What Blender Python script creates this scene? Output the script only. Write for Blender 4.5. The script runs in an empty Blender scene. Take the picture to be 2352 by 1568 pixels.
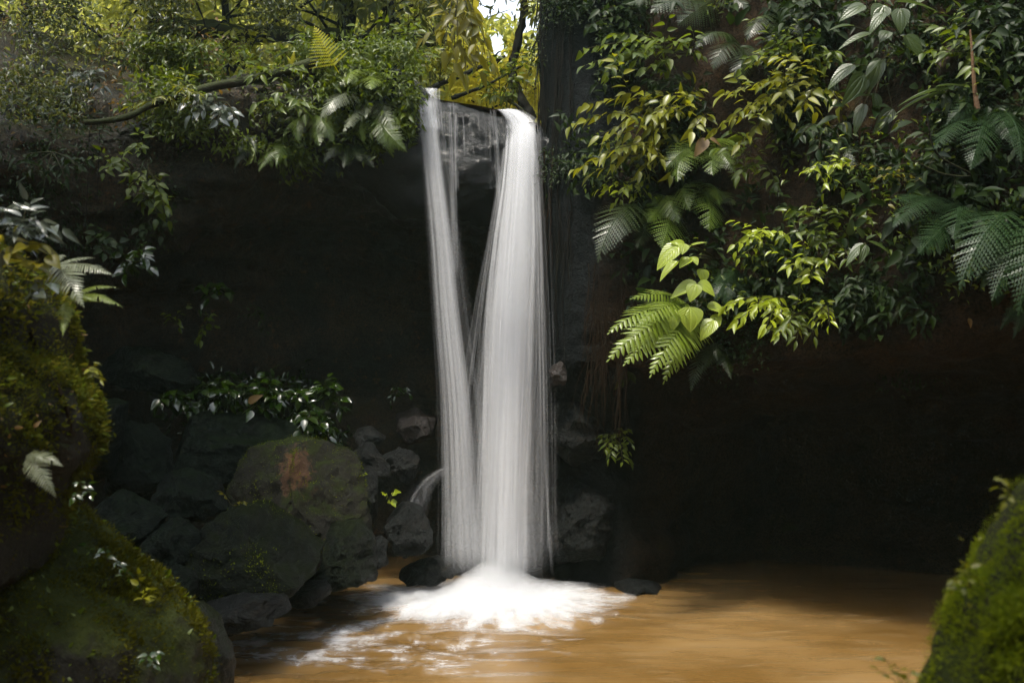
import bpy, math, random, numpy as np
from mathutils import Vector, Matrix
from mathutils.bvhtree import BVHTree
random.seed(7); RNG = np.random.default_rng(7)
sc = bpy.context.scene
COL = sc.collection
R = math.radians

# ------------------------------------------------------------------ camera, sky, sun, exposure
PITCH = R(2.5); CAMZ = 2.0; FPX = 2287.0
cd = bpy.data.cameras.new('camera'); cam = bpy.data.objects.new('camera', cd); COL.objects.link(cam)
cam.location = (0, 0, CAMZ); cam.rotation_euler = (math.pi/2 + PITCH, 0, 0)
cd.lens = 35; cd.sensor_width = 36; cd.clip_end = 500; cd.clip_start = 0.05
cd.dof.use_dof = True; cd.dof.focus_distance = 9.0; cd.dof.aperture_fstop = 2.4
sc.camera = cam
w = bpy.data.worlds.new('World'); sc.world = w; w.use_nodes = True
SUN_EL, SUN_AZ = 69.0, -150.0      # azimuth from +Y (behind the fall), negative = to the left
nt = w.node_tree; bg = nt.nodes['Background']
sky = nt.nodes.new('ShaderNodeTexSky'); sky.sky_type = 'NISHITA'; sky.sun_disc = False
sky.sun_elevation = R(SUN_EL); sky.sun_rotation = R(SUN_AZ); sky.air_density = 1.0; sky.dust_density = 2.5; sky.ozone_density = 1.0
hs = nt.nodes.new('ShaderNodeHueSaturation'); hs.inputs['Saturation'].default_value = .38; nt.links.new(sky.outputs[0], hs.inputs['Color']); nt.links.new(hs.outputs[0], bg.inputs[0]); bg.inputs[1].default_value = 0.15
sd = bpy.data.lights.new('sun', 'SUN'); sun = bpy.data.objects.new('sun', sd); COL.objects.link(sun)
sd.energy = 1.5; sd.angle = R(10.0); sd.color = (1.0, 0.93, 0.80)
tosun = Vector((math.sin(R(SUN_AZ))*math.cos(R(SUN_EL)), math.cos(R(SUN_AZ))*math.cos(R(SUN_EL)), math.sin(R(SUN_EL))))
sun.rotation_euler = tosun.to_track_quat('Z', 'Y').to_euler(); sun.location = (0, 0, 30)
sc.view_settings.view_transform = 'Standard'; sc.view_settings.look = 'None'
sc.view_settings.exposure = 1.85; sc.view_settings.gamma = 1.0
sc.cycles.max_bounces = 8; sc.cycles.diffuse_bounces = 4; sc.cycles.glossy_bounces = 3; sc.cycles.transmission_bounces = 4
sc.cycles.transparent_max_bounces = 48
sc.cycles.use_denoising = True
sc.cycles.sample_clamp_indirect = 4.0

# ------------------------------------------------------------------ helpers
CP, SP = math.cos(PITCH), math.sin(PITCH)
def ray(px, py):
    X = (px-1176)/FPX; U = (784-py)/FPX
    return np.array([X, CP - SP*U, SP + CP*U])
def D(px, py, Y):
    r = ray(px, py); return np.array([0, 0, CAMZ]) + r*(Y/r[1])
def P2(p):
    d = np.array(p) - np.array([0, 0, CAMZ]); f = d[1]*CP + d[2]*SP; u = -d[1]*SP + d[2]*CP
    return 1176 + d[0]/f*FPX, 784 - u/f*FPX

def h3(i, j, k, s):
    n = (i.astype(np.int64)*374761393 + j.astype(np.int64)*668265263 + k.astype(np.int64)*2147483647 + s*1274126177) & 0xffffffff
    n = ((n ^ (n >> 13))*1274126177) & 0xffffffff
    n = ((n ^ (n >> 16))*2246822519) & 0xffffffff
    return ((n ^ (n >> 15)) & 0xffffff)/float(0xffffff)*2 - 1
def vn(P, s=0):
    I = np.floor(P).astype(np.int64); F = P - I; F = F*F*F*(F*(F*6-15)+10)
    r = 0
    for a in (0, 1):
        for b in (0, 1):
            for c in (0, 1):
                wt = (F[:, 0] if a else 1-F[:, 0])*(F[:, 1] if b else 1-F[:, 1])*(F[:, 2] if c else 1-F[:, 2])
                r = r + wt*h3(I[:, 0]+a, I[:, 1]+b, I[:, 2]+c, s)
    return r
def fbm(P, sc_=1.0, o=4, s=0, g=0.5):
    t = np.zeros(len(P)); a = 1.0; f = sc_
    for i in range(o):
        t += a*vn(P*f, s+i*17); a *= g; f *= 2.03
    return t

def meshobj(name, V, Fc, mat, parent=None, smooth=True, uv=None, origin=None):
    V = np.asarray(V, dtype=float)
    if origin is None and parent is None: origin = V.mean(0)
    if origin is None: origin = np.zeros(3)
    me = bpy.data.meshes.new(name)
    me.from_pydata((V - np.asarray(origin)).tolist(), [], Fc if isinstance(Fc, list) else Fc.tolist())
    if smooth: me.polygons.foreach_set('use_smooth', [True]*len(me.polygons))
    if uv is not None:
        l = me.uv_layers.new(name='UVMap'); vi = np.zeros(len(me.loops), dtype=np.int32); me.loops.foreach_get('vertex_index', vi)
        l.data.foreach_set('uv', np.asarray(uv)[vi].ravel())
    me.materials.append(mat); me.update()
    o = bpy.data.objects.new(name, me); COL.objects.link(o); o.location = origin
    if parent is not None: o.parent = parent
    return o
def tag(o, label=None, cat=None, group=None, kind=None):
    if label: o['label'] = label
    if cat: o['category'] = cat
    if group: o['group'] = group
    if kind: o['kind'] = kind
    return o
def empty(name, loc, label=None, cat=None, group=None):
    o = bpy.data.objects.new(name, None); COL.objects.link(o); o.location = loc; o.empty_display_size = .1
    return tag(o, label, cat, group)
def gridF(nu, nv):
    i = np.arange(nu-1)[:, None]*nv + np.arange(nv-1)[None, :]
    return np.stack([i, i+1, i+nv+1, i+nv], -1).reshape(-1, 4)
def unit(v):
    v = np.asarray(v, float); return v/(np.linalg.norm(v, axis=-1, keepdims=True)+1e-9)

# ------------------------------------------------------------------ materials
class M_:
    def __init__(s, name):
        s.m = bpy.data.materials.new(name); s.m.use_nodes = True; s.n = s.m.node_tree.nodes; s.l = s.m.node_tree.links
        s.n.clear(); s.out = s.n.new('ShaderNodeOutputMaterial')
    def N(s, t, **k):
        n = s.n.new('ShaderNode'+t)
        for a, b in k.items(): setattr(n, a, b)
        return n
    def L(s, a, b): s.l.new(a, b)
    def math(s, op, a, b=None, c=None, clamp=False):
        n = s.N('Math', operation=op); n.use_clamp = clamp
        for i, v in enumerate((a, b, c)):
            if v is None: continue
            if hasattr(v, 'links'): s.L(v, n.inputs[i])
            else: n.inputs[i].default_value = v
        return n.outputs[0]
    def noise(s, scale, detail=4, rough=.6, vec=None, dist=0):
        n = s.N('TexNoise'); n.inputs['Scale'].default_value = scale; n.inputs['Detail'].default_value = detail
        n.inputs['Roughness'].default_value = rough; n.inputs['Distortion'].default_value = dist
        if vec is not None: s.L(vec, n.inputs['Vector'])
        return n
    def ramp(s, f, stops):
        r = s.N('ValToRGB'); e = r.color_ramp.elements
        while len(e) < len(stops): e.new(.5)
        for q, (p, c) in zip(e, stops): q.position = p; q.color = (*c, 1) if len(c) == 3 else c
        s.L(f, r.inputs[0]); return r.outputs[0]
    def mix(s, f, a, b):
        n = s.N('Mix', data_type='RGBA')
        if hasattr(f, 'links'): s.L(f, n.inputs[0])
        else: n.inputs[0].default_value = f
        for v, i in ((a, 6), (b, 7)):
            if hasattr(v, 'links'): s.L(v, n.inputs[i])
            else: n.inputs[i].default_value = (*v, 1)
        return n.outputs[2]
    def smooth(s, v, a, b):
        n = s.N('MapRange', interpolation_type='SMOOTHSTEP'); s.L(v, n.inputs[0]); n.inputs[1].default_value = a; n.inputs[2].default_value = b
        return n.outputs[0]

LK = {'backlit_tint_leaf': 1.0, 'dark_leaf': .42, 'green_leaf': .8, 'olive_leaf': .85, 'lime_leaf': .8, 'veined_lime_leaf': .75, 'pale_wet_leaf': .3, 'dead_leaf': .28, 'forest_leaf': .55, 'sunlit_tint_forest_leaf': 1.0, 'yellow_green_leaf': .45, 'moss_tuft': .5, 'green_moss_tuft': .95, 'shade_tint_moss_tuft': .45, 'fern_leaf': .8, 'bright_fern_leaf': .8, 'dark_fern_leaf': .5, 'backlit_tint_fern_leaf': .9, 'pale_fern_leaf': .6}
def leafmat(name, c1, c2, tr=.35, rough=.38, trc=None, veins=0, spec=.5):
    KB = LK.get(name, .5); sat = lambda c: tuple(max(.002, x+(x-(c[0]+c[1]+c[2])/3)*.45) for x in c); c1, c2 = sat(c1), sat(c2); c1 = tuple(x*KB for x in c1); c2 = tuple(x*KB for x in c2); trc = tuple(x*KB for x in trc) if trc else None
    m = M_(name); g = m.N('NewGeometry'); rnd = g.outputs['Random Per Island']
    tc = m.N('TexCoord')
    nz = m.noise(2.2, 2, .5, tc.outputs['Object'])
    f = m.math('ADD', m.math('MULTIPLY', rnd, .75), m.math('MULTIPLY', m.math('SUBTRACT', nz.outputs[0], .35), .8), clamp=True)
    c = m.mix(f, c1, c2)
    p = m.N('BsdfPrincipled'); p.inputs['Specular IOR Level'].default_value = spec
    rg = m.math('ADD', m.math('MULTIPLY', m.math('FRACT', m.math('MULTIPLY', rnd, 7.31)), .25), rough-.1)
    m.L(rg, p.inputs['Roughness'])
    if veins:
        s = m.N('SeparateXYZ'); m.L(tc.outputs['UV'], s.inputs[0])
        au = m.math('ABSOLUTE', m.math('SUBTRACT', s.outputs[0], .5))
        wv = m.math('SINE', m.math('MULTIPLY', m.math('SUBTRACT', s.outputs[1], m.math('MULTIPLY', au, .7)), 6.283*veins))
        mid = m.math('SUBTRACT', 1.0, m.math('MULTIPLY', au, 16), clamp=True)
        # long side nerves that run with the leaf
        ner = m.math('ABSOLUTE', m.math('SUBTRACT', au, m.math('MULTIPLY', m.math('SINE', m.math('MULTIPLY', s.outputs[1], 3.0)), .24)))
        ner = m.math('SUBTRACT', 1.0, m.math('MULTIPLY', ner, 22), clamp=True)
        hgt = m.math('SUBTRACT', m.math('MULTIPLY', wv, .25), m.math('MULTIPLY', m.math('MAXIMUM', mid, ner), 1.6))
        b = m.N('Bump'); b.inputs['Strength'].default_value = .55; b.inputs['Distance'].default_value = .004
        m.L(hgt, b.inputs['Height']); m.L(b.outputs[0], p.inputs['Normal'])
        c = m.mix(m.math('MULTIPLY', m.math('MAXIMUM', mid, ner), .3), c, tuple(min(1, x*1.8) for x in c2))
    # brown blemishes on some leaves
    bl = m.noise(38, 2, .6, tc.outputs['Object'])
    c = m.mix(m.math('MULTIPLY', m.smooth(bl.outputs[0], .70, .76), .7), c, (.06, .035, .012))
    m.L(c, p.inputs['Base Color'])
    t = m.N('BsdfTranslucent')
    tcol = m.mix(.0, trc or tuple(min(1, x*2.2) for x in c2), (0, 0, 0)); m.L(tcol, t.inputs[0])
    mx = m.N('MixShader'); mx.inputs[0].default_value = tr; m.L(p.outputs[0], mx.inputs[1]); m.L(t.outputs[0], mx.inputs[2])
    m.L(mx.outputs[0], m.out.inputs[0]); return m.m

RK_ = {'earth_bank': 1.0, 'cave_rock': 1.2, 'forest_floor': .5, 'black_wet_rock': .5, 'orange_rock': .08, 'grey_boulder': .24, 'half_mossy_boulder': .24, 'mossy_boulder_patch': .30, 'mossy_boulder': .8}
def rockmat(name, c1, c2, c3=None, wet_shade_patch=None, moss=0.0, mossc=((.022, .035, .008), (.05, .07, .014)), wet=.35, bump=.03, scale=1.0, patch=None, strata=0, spec=.5, mspec=.12):
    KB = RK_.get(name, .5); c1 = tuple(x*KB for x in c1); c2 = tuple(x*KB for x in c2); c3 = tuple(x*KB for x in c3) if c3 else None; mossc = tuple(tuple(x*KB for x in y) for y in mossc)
    m = M_(name); tc = m.N('TexCoord'); o = tc.outputs['Object']
    n1 = m.noise(1.6*scale, 6, .62, o, .3); n2 = m.noise(9*scale, 8, .7, o); n3 = m.noise(45*scale, 4, .7, o)
    c = m.mix(m.smooth(n1.outputs[0], .35, .65), c1, c2)
    if c3: c = m.mix(m.smooth(n2.outputs[0], .55, .7), c, c3)
    c = m.mix(m.smooth(n3.outputs[0], .42, .66), c, tuple(x*.35 for x in c1))
    n4 = m.noise(110*scale, 2, .5, o); c = m.mix(m.math('MULTIPLY', m.smooth(n4.outputs[0], .6, .72), .5), c, tuple(min(1, x*2.2) for x in c2))
    rg = m.math('ADD', m.math('MULTIPLY', n2.outputs[0], .45), wet - .1)
    if patch:
        (pl, pr, pc) = patch
        v = m.N('VectorMath', operation='DISTANCE'); m.L(o, v.inputs[0]); v.inputs[1].default_value = pl
        pf = m.math('ADD', m.math('DIVIDE', v.outputs['Value'], pr), m.math('MULTIPLY', m.math('SUBTRACT', n2.outputs[0], .5), 2.2))
        pf = m.math('SUBTRACT', 1.0, m.smooth(pf, .75, 1.0))
    if moss:
        g = m.N('NewGeometry'); s = m.N('SeparateXYZ'); m.L(g.outputs['Normal'], s.inputs[0])
        mf = m.math('ADD', m.math('MULTIPLY', s.outputs[2], .45), m.math('ADD', n1.outputs[0], moss - .75))
        mf = m.smooth(mf, .2, .55)
        c = m.mix(mf, c, m.mix(n2.outputs[0], *mossc)); rg = m.math('ADD', rg, m.math('MULTIPLY', mf, .4), clamp=True); spv = m.math('ADD', spec, m.math('MULTIPLY', mf, mspec-spec))
    if patch: c = m.mix(pf, c, pc)
    if wet_shade_patch:
        mpw = m.N('Mapping'); mpw.inputs['Scale'].default_value = (1, 1, wet_shade_patch[3]); m.L(o, mpw.inputs[0]); v = m.N('VectorMath', operation='DISTANCE'); m.L(mpw.outputs[0], v.inputs[0]); v.inputs[1].default_value = (wet_shade_patch[0][0], wet_shade_patch[0][1], wet_shade_patch[0][2]*wet_shade_patch[3])
        wf = m.math('SUBTRACT', 1.0, m.smooth(v.outputs['Value'], wet_shade_patch[1]*.75, wet_shade_patch[1]))
        c = m.mix(wf, c, m.mix(n2.outputs[0], (.006, .007, .008), (.022, .024, .024))); rg = m.math('ADD', m.math('MULTIPLY', rg, m.math('SUBTRACT', 1.0, wf)), m.math('MULTIPLY', wf, wet_shade_patch[4]))
    p = m.N('BsdfPrincipled'); m.L(c, p.inputs['Base Color']); m.L(rg, p.inputs['Roughness']); p.inputs['Specular IOR Level'].default_value = spec
    if moss: m.L(m.math('ADD', spv, m.math('MULTIPLY', wf, wet_shade_patch[2]), clamp=True) if wet_shade_patch else spv, p.inputs['Specular IOR Level'])
    hh = m.math('ADD', m.math('MULTIPLY', n2.outputs[0], 1.0), m.math('MULTIPLY', n3.outputs[0], .35))
    if strata:
        s2 = m.N('SeparateXYZ'); m.L(o, s2.inputs[0])
        q = m.math('SINE', m.math('ADD', m.math('MULTIPLY', s2.outputs[2], strata), m.math('MULTIPLY', n1.outputs[0], 9)))
        hh = m.math('ADD', hh, m.math('MULTIPLY', q, .18))
    b = m.N('Bump'); b.inputs['Strength'].default_value = 1.0; b.inputs['Distance'].default_value = bump
    m.L(hh, b.inputs['Height']); m.L(b.outputs[0], p.inputs['Normal'])
    m.L(p.outputs[0], m.out.inputs[0]); return m.m

def barkmat(name, c1, c2, moss=.3, rough=.7):
    KB = .2 if 'dark_b' in name else .5 if 'dry' in name else (.13 if 'root' in name else .45); c1 = tuple(x*KB for x in c1); c2 = tuple(x*KB for x in c2)
    m = M_(name); tc = m.N('TexCoord'); o = tc.outputs['Object']
    n1 = m.noise(4, 5, .6, o); n2 = m.noise(40, 4, .7, o)
    c = m.mix(n2.outputs[0], c1, c2)
    g = m.N('NewGeometry'); s = m.N('SeparateXYZ'); m.L(g.outputs['Normal'], s.inputs[0])
    mf = m.smooth(m.math('ADD', m.math('MULTIPLY', s.outputs[2], .4), m.math('ADD', n1.outputs[0], moss-.6)), .25, .5)
    c = m.mix(mf, c, (.028, .034, .010))
    p = m.N('BsdfPrincipled'); m.L(c, p.inputs['Base Color']); p.inputs['Roughness'].default_value = rough; p.inputs['Specular IOR Level'].default_value = .12
    b = m.N('Bump'); b.inputs['Distance'].default_value = .01; m.L(n2.outputs[0], b.inputs['Height']); m.L(b.outputs[0], p.inputs['Normal'])
    m.L(p.outputs[0], m.out.inputs[0]); return m.m

LM = {
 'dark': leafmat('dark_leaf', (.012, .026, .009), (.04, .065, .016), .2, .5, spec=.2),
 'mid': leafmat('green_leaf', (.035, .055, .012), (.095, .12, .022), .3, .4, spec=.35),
 'olive': leafmat('olive_leaf', (.07, .085, .018), (.18, .18, .045), .3, .38, spec=.4),
 'yellow': leafmat('yellow_green_leaf', (.16, .17, .028), (.30, .27, .035), .5, .4, (.75, .66, .06)),
 'lime': leafmat('lime_leaf', (.17, .21, .045), (.28, .32, .085), .35, .34),
 'heart': leafmat('veined_lime_leaf', (.20, .25, .07), (.32, .37, .12), .3, .34, veins=9),
 'big': leafmat('veined_green_leaf', (.035, .06, .022), (.09, .12, .045), .25, .36, veins=9),
 'glossy': leafmat('glossy_leaf', (.014, .032, .009), (.045, .075, .014), .2, .2, spec=.7),
 'pale': leafmat('pale_wet_leaf', (.10, .13, .09), (.22, .25, .20), .25, .25, spec=.8),
 'brown': leafmat('dead_leaf', (.22, .13, .05), (.38, .25, .10), .3, .6),
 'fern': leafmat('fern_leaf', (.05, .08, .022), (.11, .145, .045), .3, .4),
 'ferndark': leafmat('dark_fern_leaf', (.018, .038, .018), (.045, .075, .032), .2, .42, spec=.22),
 'ferndim': leafmat('shade_tint_fern_leaf', (.02, .036, .012), (.05, .07, .022), .25, .4),  # shaded copy of the fern: shade painted into the colour
 'fernlit': leafmat('bright_fern_leaf', (.11, .15, .035), (.19, .23, .08), .35, .36),  # lit copy of the fern: light painted into the colour
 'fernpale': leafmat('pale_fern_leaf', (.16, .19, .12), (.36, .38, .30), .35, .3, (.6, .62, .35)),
 'fernyel': leafmat('backlit_tint_fern_leaf', (.36, .36, .04), (.50, .46, .06), .6, .4, (.95, .85, .08)),  # backlit glow painted in as bright yellow
 'golden': leafmat('backlit_tint_leaf', (.13, .15, .02), (.30, .29, .04), .6, .4, (.95, .85, .10)),  # backlight behind the lip painted into the leaf colour
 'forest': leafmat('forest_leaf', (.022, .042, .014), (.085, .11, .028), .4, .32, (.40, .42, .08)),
 'forestlit': leafmat('sunlit_tint_forest_leaf', (.05, .075, .015), (.17, .19, .04), .5, .34, (.62, .62, .12)),  # lit copy of the forest leaf: sunlight painted into the colour
 'mossdark': leafmat('shade_tint_moss_tuft', (.03, .03, .010), (.12, .12, .022), .3, .8, spec=.08),  # brownish moss, darkened to paint in the corner's shade
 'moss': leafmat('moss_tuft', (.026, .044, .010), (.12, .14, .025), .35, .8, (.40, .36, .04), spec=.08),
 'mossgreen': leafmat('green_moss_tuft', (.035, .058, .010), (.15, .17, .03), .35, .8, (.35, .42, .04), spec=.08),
}
BARK = barkmat('dark_bark', (.02, .016, .011), (.05, .04, .028), .28)
BARKM = barkmat('mossy_bark', (.025, .02, .012), (.06, .05, .03), .55)
STEM = barkmat('green_stem', (.05, .055, .02), (.10, .09, .035), .0, .5)
ROOTM = barkmat('root_bark', (.075, .036, .012), (.16, .085, .028), -.2, .7)
STICKM = barkmat('dry_stick', (.22, .12, .06), (.34, .21, .12), -.3, .7)
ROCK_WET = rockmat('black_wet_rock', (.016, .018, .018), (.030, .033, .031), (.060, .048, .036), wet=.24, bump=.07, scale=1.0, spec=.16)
CLIFF = rockmat('cave_rock', (.014, .017, .012), (.045, .030, .016), (.10, .050, .02), moss=.22, mossc=((.022, .018, .008), (.04, .042, .012)), wet=.42, bump=.07, strata=14, spec=.25, wet_shade_patch=((-.5, 9.9, 4.5), 1.5, .5, 1.0, .24))
BANK = rockmat('earth_bank', (.020, .013, .008), (.045, .026, .012), (.065, .035, .014), moss=.2, mossc=((.02, .028, .006), (.045, .055, .012)), wet=.7, bump=.08, strata=9, spec=.10, mspec=.04, wet_shade_patch=((.35, 10.3, 4.5), 1.25, -.1, .16, .8))  # matte patch paints the column's dark shade into the colour, not wetness
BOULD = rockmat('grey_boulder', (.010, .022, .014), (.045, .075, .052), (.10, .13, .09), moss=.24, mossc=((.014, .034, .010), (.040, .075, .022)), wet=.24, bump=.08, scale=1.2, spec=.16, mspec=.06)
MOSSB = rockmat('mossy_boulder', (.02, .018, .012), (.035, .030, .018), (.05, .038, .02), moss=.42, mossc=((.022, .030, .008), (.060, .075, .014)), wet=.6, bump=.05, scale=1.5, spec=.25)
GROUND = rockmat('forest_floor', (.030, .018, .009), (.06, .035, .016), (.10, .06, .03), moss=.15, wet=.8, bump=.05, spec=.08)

# ------------------------------------------------------------------ cliffs (swept profiles)
def catmull(K, t):
    K = np.asarray(K, float); n = len(K)-1; t = np.clip(t, 0, n-1e-6); i = np.floor(t).astype(int); f = (t-i)[:, None]
    g = lambda j: K[np.clip(j, 0, n)]
    p0, p1, p2, p3 = g(i-1), g(i), g(i+1), g(i+2)
    return .5*((2*p1)+(-p0+p2)*f+(2*p0-5*p1+4*p2-p3)*f*f+(-p0+3*p1-3*p2+p3)*f**3)
def sweep(plan, prof_fn, params, ns, nt, tpar, noise_fn):
    s = np.linspace(0, len(plan)-1, ns)
    C = catmull(plan, s); Q = catmull(params, s)
    T = np.gradient(C, axis=0); T = unit(T); Nn = np.stack([T[:, 1], -T[:, 0]], 1)   # to the right of travel
    V = np.zeros((ns, nt, 3))
    for i in range(ns):
        pr = np.array(prof_fn(Q[i])); tt = np.interp(np.linspace(0, 1, nt), tpar[0], tpar[1])
        # piecewise-linear with light smoothing keeps the slab edges crisp
        o = np.interp(tt, np.arange(len(pr)), pr[:, 0]); z = np.interp(tt, np.arange(len(pr)), pr[:, 1])
        V[i, :, 0] = C[i, 0] + Nn[i, 0]*o; V[i, :, 1] = C[i, 1] + Nn[i, 1]*o; V[i, :, 2] = z
    for _ in range(2):
        V[:, 1:-1] = .25*V[:, :-2] + .5*V[:, 1:-1] + .25*V[:, 2:]
    du = np.gradient(V, axis=0); dv = np.gradient(V, axis=1); Nv = unit(np.cross(du, dv))
    P = V.reshape(-1, 3); d = noise_fn(P).reshape(ns, nt, 1)
    V = V + Nv*d
    return V

def profA(q):
    zl, rec, th, t1, t2, t3 = q
    return [(rec+.2, -1.3), (rec, 0), (rec+.15, zl*.35), (rec-.05, zl*.62), (rec*.6, zl-th-.3), (.28, zl-th-.05), (.02, zl-th+.12), (-.02, zl-.2),
            (.03, zl-.04), (.25, zl+.03), (1.5, zl+t1), (4, zl+t2), (10, zl+t3), (32, zl+t3+4)]
#          zl   rec  th   t1   t2   t3
planA = [(1.4, 10.4), (.75, 10.15), (.25, 10.05), (-.35, 10.0), (-.95, 10.0), (-1.9, 9.8), (-3.2, 9.3), (-4.4, 8.5), (-5.8, 6.9), (-6.8, 3.5), (-6.6, -.5), (-4.5, -4.2), (-1, -6)]
parA = [(4.6, 2.0, .8, .05, .2, 1.0), (4.6, 2.0, .8, .05, .2, 1.0), (4.66, 2.0, .75, .02, .1, .5), (4.83, 2.0, .75, .02, .1, .5), (4.95, 2.0, .8, .05, .2, .8),
        (5.22, 1.9, 1.0, .1, .3, 1.0), (4.72, 1.5, 1.0, .6, 1.3, 2.6), (4.08, 1.1, .9, 1.0, 2.6, 4.6), (4.0, .8, .8, 1.4, 3.4, 6), (3.6, .4, .8, 1.6, 3.6, 6.5),
        (2.6, .3, .6, 2.5, 4.4, 8), (2.0, .2, .5, 4.5, 8, 12), (2.0, .2, .5, 4.5, 8, 12)]  # last rows: unseen banks behind the viewpoint, raised to block low light
def noiA(P):
    z = P[:, 2:3]
    S = P*np.array([1, 1, 2.2])
    lay = P*np.array([.45, .45, 3.2]); st = .11*np.abs(fbm(lay, 1.0, 4, 61))*(P[:, 2] < 4.1)
    n = st + .16*fbm(S, .9, 5, 3) + .05*np.abs(fbm(P*np.array([1, 1, 3.5]), 3.2, 3, 9))
    lip = np.exp(-((P[:, 0]+.35)/.8)**2)*np.exp(-((P[:, 2]-4.85)/.25)**2)*(P[:, 1] < 11)
    return -n*(1-.75*lip)*np.clip((60-P[:, 1])/20, 0, 1)
VA = sweep(planA, profA, parA, 420, 190, ([0, .12, .45, .72, .88, 1.0], [0, 1, 5, 9, 11, 13]), noiA)
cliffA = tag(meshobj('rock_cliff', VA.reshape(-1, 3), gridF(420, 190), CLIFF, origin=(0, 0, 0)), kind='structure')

def profB(q):
    zb, rec, lean = q
    return [(rec+.2, -1.3), (rec, 0), (rec+.1, zb*.35), (rec*.85, zb*.7), (.35*rec, zb-.02), (.05, zb+.06), (0, zb+.4), (.22*lean, zb+1.4), (.7*lean, zb+2.9),
            (1.2*lean, 6.6), (2.0*lean, 8.0), (7, 10), (28, 14)]
planB = [(.75, 14.5), (.34, 12.5), (.24, 11.2), (.20, 10.2), (.50, 9.55), (1.15, 9.05), (2.2, 8.4), (3.4, 7.6), (4.6, 6.5), (5.5, 5), (6.0, 3), (6.1, .5), (4.8, -3.8), (1, -6)]
parB = [(1.2, .2, .1), (1.2, .2, .1), (1.3, .2, .1), (1.6, .25, .12), (2.1, .75, .35), (2.0, 2.9, .8), (2.05, 3.1, 1.0), (2.3, 3.2, 1.0), (2.5, 2.6, 1.0), (2.4, 1.6, 1.0), (2.2, .6, 1.0), (2.2, .3, 1.2), (2, .2, 1.4), (2, .2, 1.4)]
def noiB(P):
    colm = np.exp(-((P[:, 0]-.3)/.35)**2)*(P[:, 1] > 9.3)
    st = .14*np.abs(fbm(P*np.array([.4, .4, 3.0]), 1.0, 4, 67))*(P[:, 2] < 2.2)*(1-colm)
    return (st + .17*fbm(P, .8, 5, 31) + .06*np.abs(fbm(P*np.array([1, 1, 2.5]), 3.0, 3, 41)))*(1-.6*colm)
VB = sweep([(a, b) for a, b in planB], profB, parB, 360, 150, ([0, .12, .4, .8, .9, 1.0], [0, 1, 5, 10, 11, 12]), noiB)
# travel runs from back to front on the right, so the away side is on the left of travel: mirror offsets
def fix_side(V, plan, ns):
    s = np.linspace(0, len(plan)-1, ns); C = catmull(plan, s)
    W_ = V.copy(); W_[:, :, :2] = 2*C[:, None, :] - V[:, :, :2]; return W_
VB = fix_side(VB, planB, 360)
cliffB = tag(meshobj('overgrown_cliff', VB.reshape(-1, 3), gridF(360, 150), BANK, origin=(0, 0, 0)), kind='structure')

def bvh(o):
    me = o.data; mw = o.matrix_world if o.matrix_world else Matrix()
    L = o.location
    return BVHTree.FromPolygons([tuple(v.co + L) for v in me.vertices], [tuple(p.vertices) for p in me.polygons])
BV = {'A': bvh(cliffA), 'B': bvh(cliffB)}
def hit(px, py, which='AB', fb=10.0):
    r = ray(px, py); best = None
    for k in which:
        loc, nrm, i, dist = BV[k].ray_cast(Vector((0, 0, CAMZ)), Vector(r).normalized())
        if loc is not None and (best is None or dist < best[1]): best = (np.array(loc), dist, np.array(nrm))
    if best is None: return D(px, py, fb), np.array([0, -1, 0.])
    n = best[2]; n = n if n@r < 0 else -n
    return best[0], n

# ground behind the lip / creek valley, pool bed, far ground
xs = np.linspace(-60, 60, 160); ys = np.linspace(-60, 90, 200)
X, Y_ = np.meshgrid(xs, ys, indexing='ij')
rr = np.sqrt(X**2+(Y_-4)**2)
Z = -1.2 + 0*X + np.clip((rr-30)/30, 0, 1)*8
tag(meshobj('ground', np.stack([X, Y_, Z], -1).reshape(-1, 3), gridF(160, 200), GROUND), kind='structure')
xs = np.linspace(-26, 26, 120); ys = np.linspace(10.35, 60, 150)
X, Y_ = np.meshgrid(xs, ys, indexing='ij'); P = np.stack([X, Y_, 0*X], -1).reshape(-1, 3)
Z = 4.55 + np.clip((Y_-10.4)/20, 0, 9)*1.0 + np.clip((np.abs(X+.3)-1.2)/8, 0, 1.6)*2.2*np.clip((Y_-10.4)/3, 0, 1) + np.clip((Y_-22)/14, 0, 2)*11*np.clip(1.25-np.exp(-((X+.2-.0*Y_)/2.2)**2)*1.15, 0, 1)
Z = Z + (.14*fbm(P, .5, 4, 77)).reshape(X.shape)
VG = np.stack([X, Y_, Z], -1)
tag(meshobj('hillside', VG.reshape(-1, 3), gridF(120, 150), GROUND), kind='structure')
def gz(x, y):
    i = int(np.clip((x+26)/52*119, 0, 119)); j = int(np.clip((y-10.35)/49.65*149, 0, 149)); return Z[i, j]

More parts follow.
